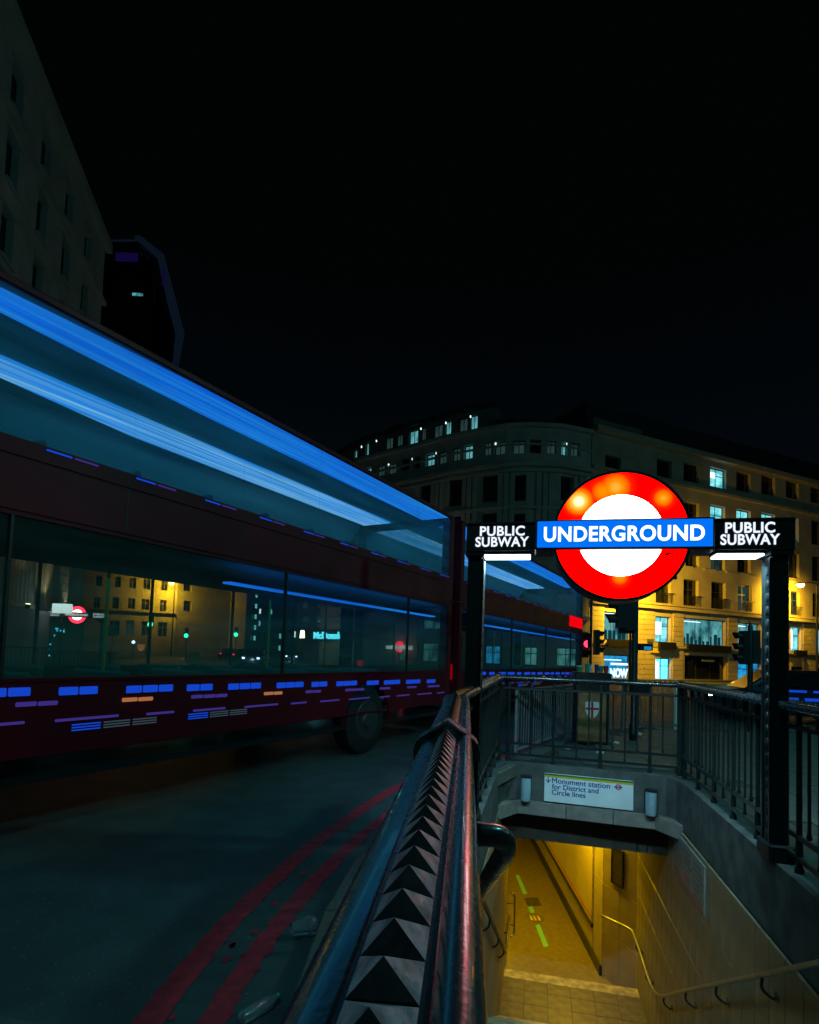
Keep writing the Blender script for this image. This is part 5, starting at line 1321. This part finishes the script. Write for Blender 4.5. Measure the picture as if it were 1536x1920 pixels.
def flutecol(r, h):
    seg = 40; prof = [(r * 1.25, 0), (r * 1.25, .15), (r * 1.12, .2), (r * 1.18, .3), (r, .4), (r * .99, h * .4), (r * .88, h - .75), (r * .95, h - .7), (r * .9, h - .62), (r * 1.0, h - .35), (r * 1.25, h - .12), (r * 1.3, h)]
    m = MB(); vs = []; n_ = len(prof)
    for i, (rr_, z_) in enumerate(prof):
        for k in range(seg): q = rr_ * (.93 if (k % 2 and 4 <= i <= 6) else 1); vs.append((q * math.cos(2 * PI * k / seg), q * math.sin(2 * PI * k / seg), z_))
    fs = [(i * seg + k, i * seg + (k + 1) % seg, (i + 1) * seg + (k + 1) % seg, (i + 1) * seg + k) for i in range(n_ - 1) for k in range(seg)]
    return m.add(vs, fs).mesh('column', 'portland_clean')
fc = flutecol(.52, 6.6)
dn = Vector((math.cos(lang), math.sin(lang), 0)); nn = Vector((math.sin(lang), -math.cos(lang), 0))
for Yc in (19.5, 22.8, 26.1):
    u = (Yc - 14) * kk; c = Vector((L0[0], L0[1], 0)) + dn * u + nn * .9
    mobj('column', fc, LB, loc=(c.x, c.y, 2.75))
    for sgn in (-.62, .62):
        cc = Vector((L0[0], L0[1], 0)) + dn * (u + sgn * 0) + nn * .9
    MB().bbox(-.75, .75, -.75, .75, 9.24, 9.349, .05).build('abacus', 'portland_clean', LB).location = (c.x, c.y, 0)
for Yc in (28.3,):
    u = (Yc - 14) * kk
    lb('pilaster', 'portland_clean', u - .45, u + .45, -1.25, -.001, 2.75, 8.75); lb('capital', 'portland_clean', u - .55, u + .55, -1.38, -.001, 8.76, 9.34); lb('plinth', 'portland_clean', u - .55, u + .55, -1.36, -.002, 2.75, 3.2)
for k in range(15): lb('stone_block', 'portland', LC - 1.5, LC - .1 + .06 * (k % 2), -1.3, -.001, 2.8 + k * .435, 2.8 + k * .435 + .405)
for i, (Yc, off) in enumerate(((24.6, 1.55), (27.6, 1.55), (30.6, 1.45), (21.4, 1.5))):
    u = (Yc - 14) * kk; c = Vector((L0[0], L0[1], 2.80)) + dn * u + nn * (off + .25)
    t = thing('uplight', ('small warm uplight at the foot of the fluted column', 'warm uplight at the foot of the flat pilaster', 'dim warm uplight at the corner of the podium', 'warm uplight between the columns beyond the left edge')[i], 'lamp', c, lang)
    MB().lathe([(.10, 0), (.13, .16), (.12, .18)], 12).build('housing', 'dark_metal', t)
    MB().lathe([(.11, .182), (.06, .20)], 12).build('lens', 'lamp_warm', t)
    light('uplight_beam', (0, 0, .30), (1.0, .78, .45), (170, 260, 60, 170)[i], .06, 'SPOT', rot=(PI - math.radians(14), 0, 0), parent=t, spot=math.radians(75), blend=.8)
# --- glass tower
TW_ = thing('glass_tower', 'dark faceted glass tower rising behind the left building', 'building')
Yt = 150
def tw(px, py, dy=0): p = at(px, py, Yt + dy); return p
ringf = []
for (xl, xm, xr, py) in ((185, 300, 300, 1180), (180, 290, 318, 760), (180, 280, 342, 632), (190, 268, 304, 487), (200, 250, 262, 455)):
    ringf.append([tw(xl, py, 12), tw(xm, py, 0), tw(xr, py, 8), tw((xl + xr) / 2 + 8, py, 45)])
m = MB(); vs = [p for r in ringf for p in r]; fs = []
for i in range(len(ringf) - 1):
    for k in range(4): fs.append((i * 4 + k, i * 4 + (k + 1) % 4, (i + 1) * 4 + (k + 1) % 4, (i + 1) * 4 + k))
fs.append((16, 17, 18, 19)); m.add(vs, fs); m.build('shell', 'dark_glass', TW_)
m = MB()
for i in range(1, 4):
    for k in range(9):
        t_ = k / 8
        p = ringf[i][0].lerp(ringf[i][1], t_); q = ringf[i + 1][0].lerp(ringf[i + 1][1], t_); m.tube([p - Vector((0, .4, 0)), q - Vector((0, .4, 0))], .16, 4)
        if k < 5:
            p = ringf[i][1].lerp(ringf[i][2], k / 4); q = ringf[i + 1][1].lerp(ringf[i + 1][2], k / 4); m.tube([p - Vector((0, .4, 0)), q - Vector((0, .4, 0))], .18 if k < 4 else .5, 4)
m.build('fins', 'slate', TW_)
m = MB()
for col_ in (2,):
    m.tube([r[col_] - Vector((0, 1.6, 0)) for r in ringf[1:]], 1.3 if col_ == 2 else .25, 4)
m.tube([ringf[4][0] - Vector((0, .8, 0)), ringf[4][1] - Vector((0, .8, 0)), ringf[4][2] - Vector((0, .8, 0))], .3, 4)
m.build('edge_sheen', 'tower_edge', TW_)  # faint sheen of the tower's edges put in as glowing tubes
for (px, py, sx, sz, m_) in ((238, 482, 3.0, 1.2, 'tower_violet'), (258, 552, 1.4, .35, 'win_teal'), (307, 520, .35, 2.4, 'tower_violet')):
    p = tw(px, py, -3); MB().bbox(-sx, sx, -.2, .2, -sz, sz, .1).build('crown_light' if m_ != 'win_teal' else 'office_light', m_, TW_).location = p
# ================================================================== LAMPS
def street_lamp(name, label, head, base_z, powr, col, arm=1.6, glow='lamp_sodium', r=.28, side=1, grp=None, aim=None):
    t = thing(name, label, 'street lamp', (head.x, head.y, base_z)); h = head.z - base_z
    MB().lathe([(.12, 0), (.10, 1.2), (.06, h + .1)], 10, side * arm, 0).build('pole', 'dark_metal', t)
    MB().tube(bez([(side * arm, 0, h), (side * arm * .7, 0, h + .25), (side * .3, 0, h + .15)], 4), .035, 6).build('arm', 'dark_metal', t)
    MB().lathe([(r * .7, h + .02), (r * 1.0, h + .06), (r * .5, h + .18), (.03, h + .22)], 12).build('head', 'dark_metal', t)
    MB().lathe([(.02, h - r * .7), (r * .5, h - r * .55), (r * .8, h - r * .2), (r * .8, h + .015)], 12).build('globe', glow, t)
    if aim:
        d = Vector(aim).normalized(); lo = light('lamp_light', (0, -.1, h - r - .1), col, powr, .25, 'SPOT', parent=t, spot=math.radians(158), blend=.7)
        lo.rotation_euler = d.to_track_quat('-Z', 'Y').to_euler()
    else: light('lamp_light', (0, -.1, h - r - .1), col, powr, .25, parent=t)
    return t
SOD = (1.0, .52, .015)
q = at(1501, 1096, 55.0); street_lamp('street_lamp', 'glowing amber street lamp right of the gantry before the stone facade', q, G, 5200, SOD, r=.42, side=1, aim=(-.35, .85, -.35))
q = at(1222, 1070, 44.5); street_lamp('street_lamp', 'amber street lamp hidden behind the big red roundel', q, G, 8500, SOD, r=.35, side=-1, aim=(.25, .9, -.35))
q = at(322, 1093, 80); street_lamp('street_lamp', 'bright amber lamp by the corner of the yellow lit wall', q, G, 4300, SOD, r=.5, side=.3, aim=(-.5, .85, -.1))
q = at(582, 1070, 52); street_lamp('street_lamp', 'warm street lamp on a tall post left of the restaurant sign', q, G, 90, (1, .7, .35), r=.33, side=1, glow='lamp_warm')
q = at(755, 1031, 48); street_lamp('street_lamp', 'pale street lamp glowing through the bus left of the sign post', q, G, 70, (1, .8, .6), r=.25, side=1, glow='lamp_warm')
# added fill lamps, outside the picture: they give the teal light on road and facades
TEAL = (.16, .82, .86)
emat('fill_lamp_teal', TEAL, 20.0)
for k, (x, y, z_, pw, lb) in enumerate(((-1.7, -1.3, 9.5, 420, 'added teal fill lamp on the kerb right beside the viewer'), (8.5, 5.0, 8.5, 750, 'added teal fill lamp on the pavement right of the stairs'), (34, 22, 10, 1150, 'added teal fill lamp on the far pavement to the right'),
                                     (-16.6, 20, 10, 48, 'added teal fill lamp beside the road at the left'))):
    street_lamp('street_lamp', lb, Vector((x, y, z_)), G, pw, ((.26, .84, .86), (.13, .80, .84), (.36, .86, .80), (.10, .80, .82))[k], r=.3, side=-1.3 if x < -5 else 1.3, glow='fill_lamp_teal')
# ================================================================== FAR STREET LIFE
def simple_car(label, loc, rz, body='car_dark', tail=None, head=None, group=None):
    t = thing('parked_car', label, 'car', loc, rz, group)
    L, W, z0 = 4.2, 1.75, .22
    prof = [(0, z0), (0, .62), (.05, .78), (.9, .90), (1.55, 1.36), (1.9, 1.42), (2.9, 1.42), (3.6, 1.05), (4.15, .95), (4.2, .6), (4.2, z0)]
    m = MB(); n_ = len(prof)
    rows = []
    for (y, k) in ((0, 0), (.06, 1), (W - .06, 1), (W, 0)):
        rows.append([(x if k else x * .985 + .03, y + (0 if not (z_ > 1.0) else (.16 if y < 1 else -.16)), z_ if k else (z_ * .97 + .01)) for (x, z_) in prof])
    vs = [p for r in rows for p in r]; fs = [tuple(range(n_)), tuple(range(3 * n_, 4 * n_))[::-1]]
    for i in range(3):
        for k in range(n_): fs.append((i * n_ + k, i * n_ + (k + 1) % n_, (i + 1) * n_ + (k + 1) % n_, (i + 1) * n_ + k))
    m.add(vs, fs); m.build('body', body, t)
    gl = MB()
    for y in (-.0, W + .0):
        s2 = -1 if y < 1 else 1
        yb, yt_ = (y + .0, y + .155) if y < 1 else (y, y - .155)
        gl.quad((1.2, yb + s2 * .012, .98), (3.45, yb + s2 * .012, .98), (2.85, yt_ + s2 * .012, 1.36), (1.7, yt_ + s2 * .012, 1.36))
    gl.build('side_window', 'dark_glass', t)
    for x in (.85, 3.35):
        for y in (-.01, W - .19):
            o = mobj('wheel', MB().lathe([(.2, 0), (.30, 0), (.32, .04), (.32, .16), (.30, .2), (.2, .2)], 20).mesh('tyre', 'tyre'), t, loc=(x, y, .32), rot=(-PI / 2, 0, 0))
            mobj('rim', MB().lathe([(.19, .02), (.05, .05)] if y < 1 else [(.19, .18), (.05, .15)], 14).mesh('rim', 'rim'), o)
    for y in (.12, W - .34):
        if tail: MB().bbox(4.19, 4.23, y, y + .24, .72, .86, .02).build('tail_light', tail, t)
        if head: MB().bbox(-.03, .01, y, y + .24, .58, .74, .02).build('headlight', head, t)
    return t
# dark car behind the right railing, blue light streaks added as glowing strips
c1 = at(1300, 1300, 14.0)
car = simple_car('dark glossy car with added blue light streaks behind the right railing', (8.2, 15.6, G), -.25)
for k in range(7): MB().bbox(.3 + k * .5, .66 + k * .5, -.02, -.004, .62, .70, .02).build('side_streak', 'glow_blue', car)
for k in range(3): MB().bbox(1.3 + k * .6, 1.75 + k * .6, -.02, -.004, .84, .90, .02).build('side_streak', 'glow_blue', car)
MB().bbox(.0, .12, -.03, .0, .66, .74, .02).build('indicator', 'lamp_warm', car)
for k, (px, py, Y, lb) in enumerate(((428, 1213, 72, 'dark car with pink red tail lights first in the far queue'), (452, 1216, 66, 'dark car with red tail lights second in the far queue'), (473, 1213, 90, 'small dark car with red tail lights farthest in the queue'))):
    q = at(px, py, Y); simple_car(lb, (q.x, q.y, G), -PI / 2 + .05, tail='tail_red', group='cars queuing in the far street')
for k, (px, py, Y, lb) in enumerate(((490, 1222, 50, 'dark car with bright blue white headlights facing the camera'), (560, 1210, 75, 'far dark car with small blue white headlights'))):
    q = at(px, py, Y); c = simple_car(lb, (q.x, q.y, G), PI / 2, head='head_white'); light('headlight_beam', (-.6, .9, .6), (.5, .75, 1), 40, .1, parent=c)
# left far roundel sign, tree with fairy lights, fence
q = at(146, 1153, 27.0); s_ = 27.0 / F
fs_ = thing('underground_sign', 'small distant red roundel sign lettered UNDERGROUND before the columns', 'sign', (q.x, q.y, G), .1)
zc_ = q.z - G; R_ = 16 * s_
ring(0, zc_, R_, R_ * .62, -.08, -.05, 32).build('roundel_ring', 'red_signal', fs_)
MB().prism([(R_ * .61 * math.cos(t), zc_ + R_ * .61 * math.sin(t)) for t in [k * PI / 14 for k in range(28)]], 'y', -.075, -.05).build('roundel_centre', 'lamp_warm', fs_)
MB().box(-R_ * 1.35, R_ * 1.35, -.13, -.09, zc_ - R_ * .2, zc_ + R_ * .2).build('bar', 'sign_blue', fs_)
me = text_mesh('UNDERGROUND', .2, 'sign_letters', bold=.002, depth=.003); fit_text(me, R_ * 2.5, R_ * .26, 0, zc_); mobj('lettering', me, fs_, loc=(0, -.137, 0))
cyl_y(0, zc_, R_ * 1.03, -.05, .1, 32).build('drum', 'black', fs_)
for x in (-1.15, 1.15):
    MB().bbox(x - .05, x + .05, -.05, .05, 0, zc_ + .1).build('post', 'black_paint', fs_)
    for i, wdd in enumerate(('PUBLIC', 'SUBWAY')):
        me = text_mesh(wdd, .1, 'panel_letters', bold=.002, depth=.002); fit_text(me, .5, .09, x * .8 + (.08 if x > 0 else -.08), zc_ + .06 - i * .12); mobj('lettering', me, fs_, loc=(0, -.137, 0))
MB().box(-1.2, 1.2, -.09, .0, zc_ - .12, zc_ + .13).build('cross_beam', 'black', fs_)
q = at(117, 1141, 26.5)
lbx = thing('light_box', 'small bright white lit box sign left of the distant roundel', 'sign', (q.x, q.y, G)); zb2 = q.z - G
MB().bbox(-.42, .42, -.1, .1, zb2 - .22, zb2 + .22).build('box', 'win_white', lbx); MB().lathe([(.04, 0), (.04, zb2 - .221)], 8).build('post', 'black_paint', lbx)
light('sign_glow', (0, -.3, zb2), (.7, .85, 1), 15, .1, parent=lbx)
q = at(112, 1192, 25.5)
tr = thing('christmas_tree', 'small dark tree with blue fairy lights below the distant roundel', 'tree', (q.x, q.y, G))
MB().lathe([(.08, 0), (.05, .5)], 8).build('trunk', 'bark', tr)
m = MB(); random.seed(5)
for k in range(520):
    h_ = random.uniform(.35, 2.5); rmax = .62 * (1 - (h_ - .3) / 2.4); a = random.uniform(0, 2 * PI); r2_ = rmax * math.sqrt(random.random()); x, y = r2_ * math.cos(a), r2_ * math.sin(a)
    e = random.uniform(.05, .12); m.add([(x, y, h_), (x + e * math.cos(a + .5), y + e * math.sin(a + .5), h_ - e * .4), (x + e * math.cos(a - .5), y + e * math.sin(a - .5), h_ - e * .5)], [(0, 1, 2)])
m.build('crown', 'leaf', tr)
for k in range(12):
    h_ = random.uniform(.4, 2.2); rmax = .62 * (1 - (h_ - .3) / 2.4); a = random.uniform(PI, 2 * PI)
    MB().lathe([(.01, -.04), (.04, 0), (.01, .04)], 6).build('fairy_light', 'fairy', tr).location = (rmax * math.cos(a), rmax * math.sin(a), h_)
random.seed(3)
def far_fence(p, q, h, label):
    t = thing('fence', label, 'fence', (p.x, p.y, G), math.atan2(q.y - p.y, q.x - p.x)); L = math.hypot(q.x - p.x, q.y - p.y)
    for z_ in (.15, h): MB().box(0, L, -.03, .03, z_ - .03, z_ + .03).build('rail', 'black_paint', t)
    b_ = MB().box(-.012, .012, -.012, .012, .1, h).mesh('bar', 'black_paint')
    for k in range(1, min(280, int(L / .13))): mobj('bar', b_, t, loc=(k * .13, 0, 0))
    for k in range(int(L / 2.2) + 1): mobj('post', MB().box(-.04, .04, -.04, .04, 0, h + .08).mesh('post', 'black_paint'), t, loc=(min(L, k * 2.2), 0, 0))
far_fence(at(-30, 1236, 20), at(98, 1236, 21), 1.25, 'dark barred fence across the road at the far left')
far_fence(at(100, 1232, 23), at(222, 1226, 25), 1.1, 'dark barred fence below the distant roundel')
# poles with signs in the middle distance
for (px, py, Y, sh_, lb) in ((190, 1158, 34, 'round', 'round traffic sign on a thin post left of the yellow wall'), (212, 1183, 33, 'rect', 'small rectangular sign plate under the yellow lit facade'), (608, 1225, 40, None, 'thin pale post standing in the far street')):
    q = at(px, py, Y); t = thing('sign_post', lb, 'sign', (q.x, q.y, G)); h_ = q.z - G
    MB().lathe([(.035, 0), (.035, h_ + (.5 if sh_ else .8))], 8).build('post', 'barrier_grey', t)
    if sh_ == 'round': MB().prism([(.32 * math.cos(k * PI / 10), h_ + .32 * math.sin(k * PI / 10)) for k in range(20)], 'y', -.06, -.04).build('plate', 'grey_print', t)
    if sh_ == 'rect': MB().box(-.28, .28, -.06, -.04, h_ - .3, h_ + .3).build('plate', 'barrier_grey', t)
q = at(250, 1207, 60)
t = thing('street_light', 'small bright blue white lamp at street level below the facade', 'lamp', (q.x, q.y, G)); MB().lathe([(.05, 0), (.05, q.z - G)], 8).build('post', 'black_paint', t)
MB().lathe([(.05, q.z - G), (.2, q.z - G + .15), (.05, q.z - G + .35)], 10).build('globe', 'head_white', t)
q = at(298, 762, 140)
# pavement of far side
tag(MB().prism([(-46, 16), (-17.5, 16), (-24.5, 44), (-30, 62), (-48, 62)], 'z', G + .004, .0).build('far_pavement', 'slab'), kind='structure')
tag(MB().prism([(11, 42.6), (52, 61.2), (50, 66), (14, 50), (6, 44.5), (-2, 49.5), (-11, 60), (-14, 59), (-4, 47.5), (5, 42.2)], 'z', G + .004, .0).build('far_pavement', 'slab'), kind='structure')
print('objects', len(bpy.data.objects))
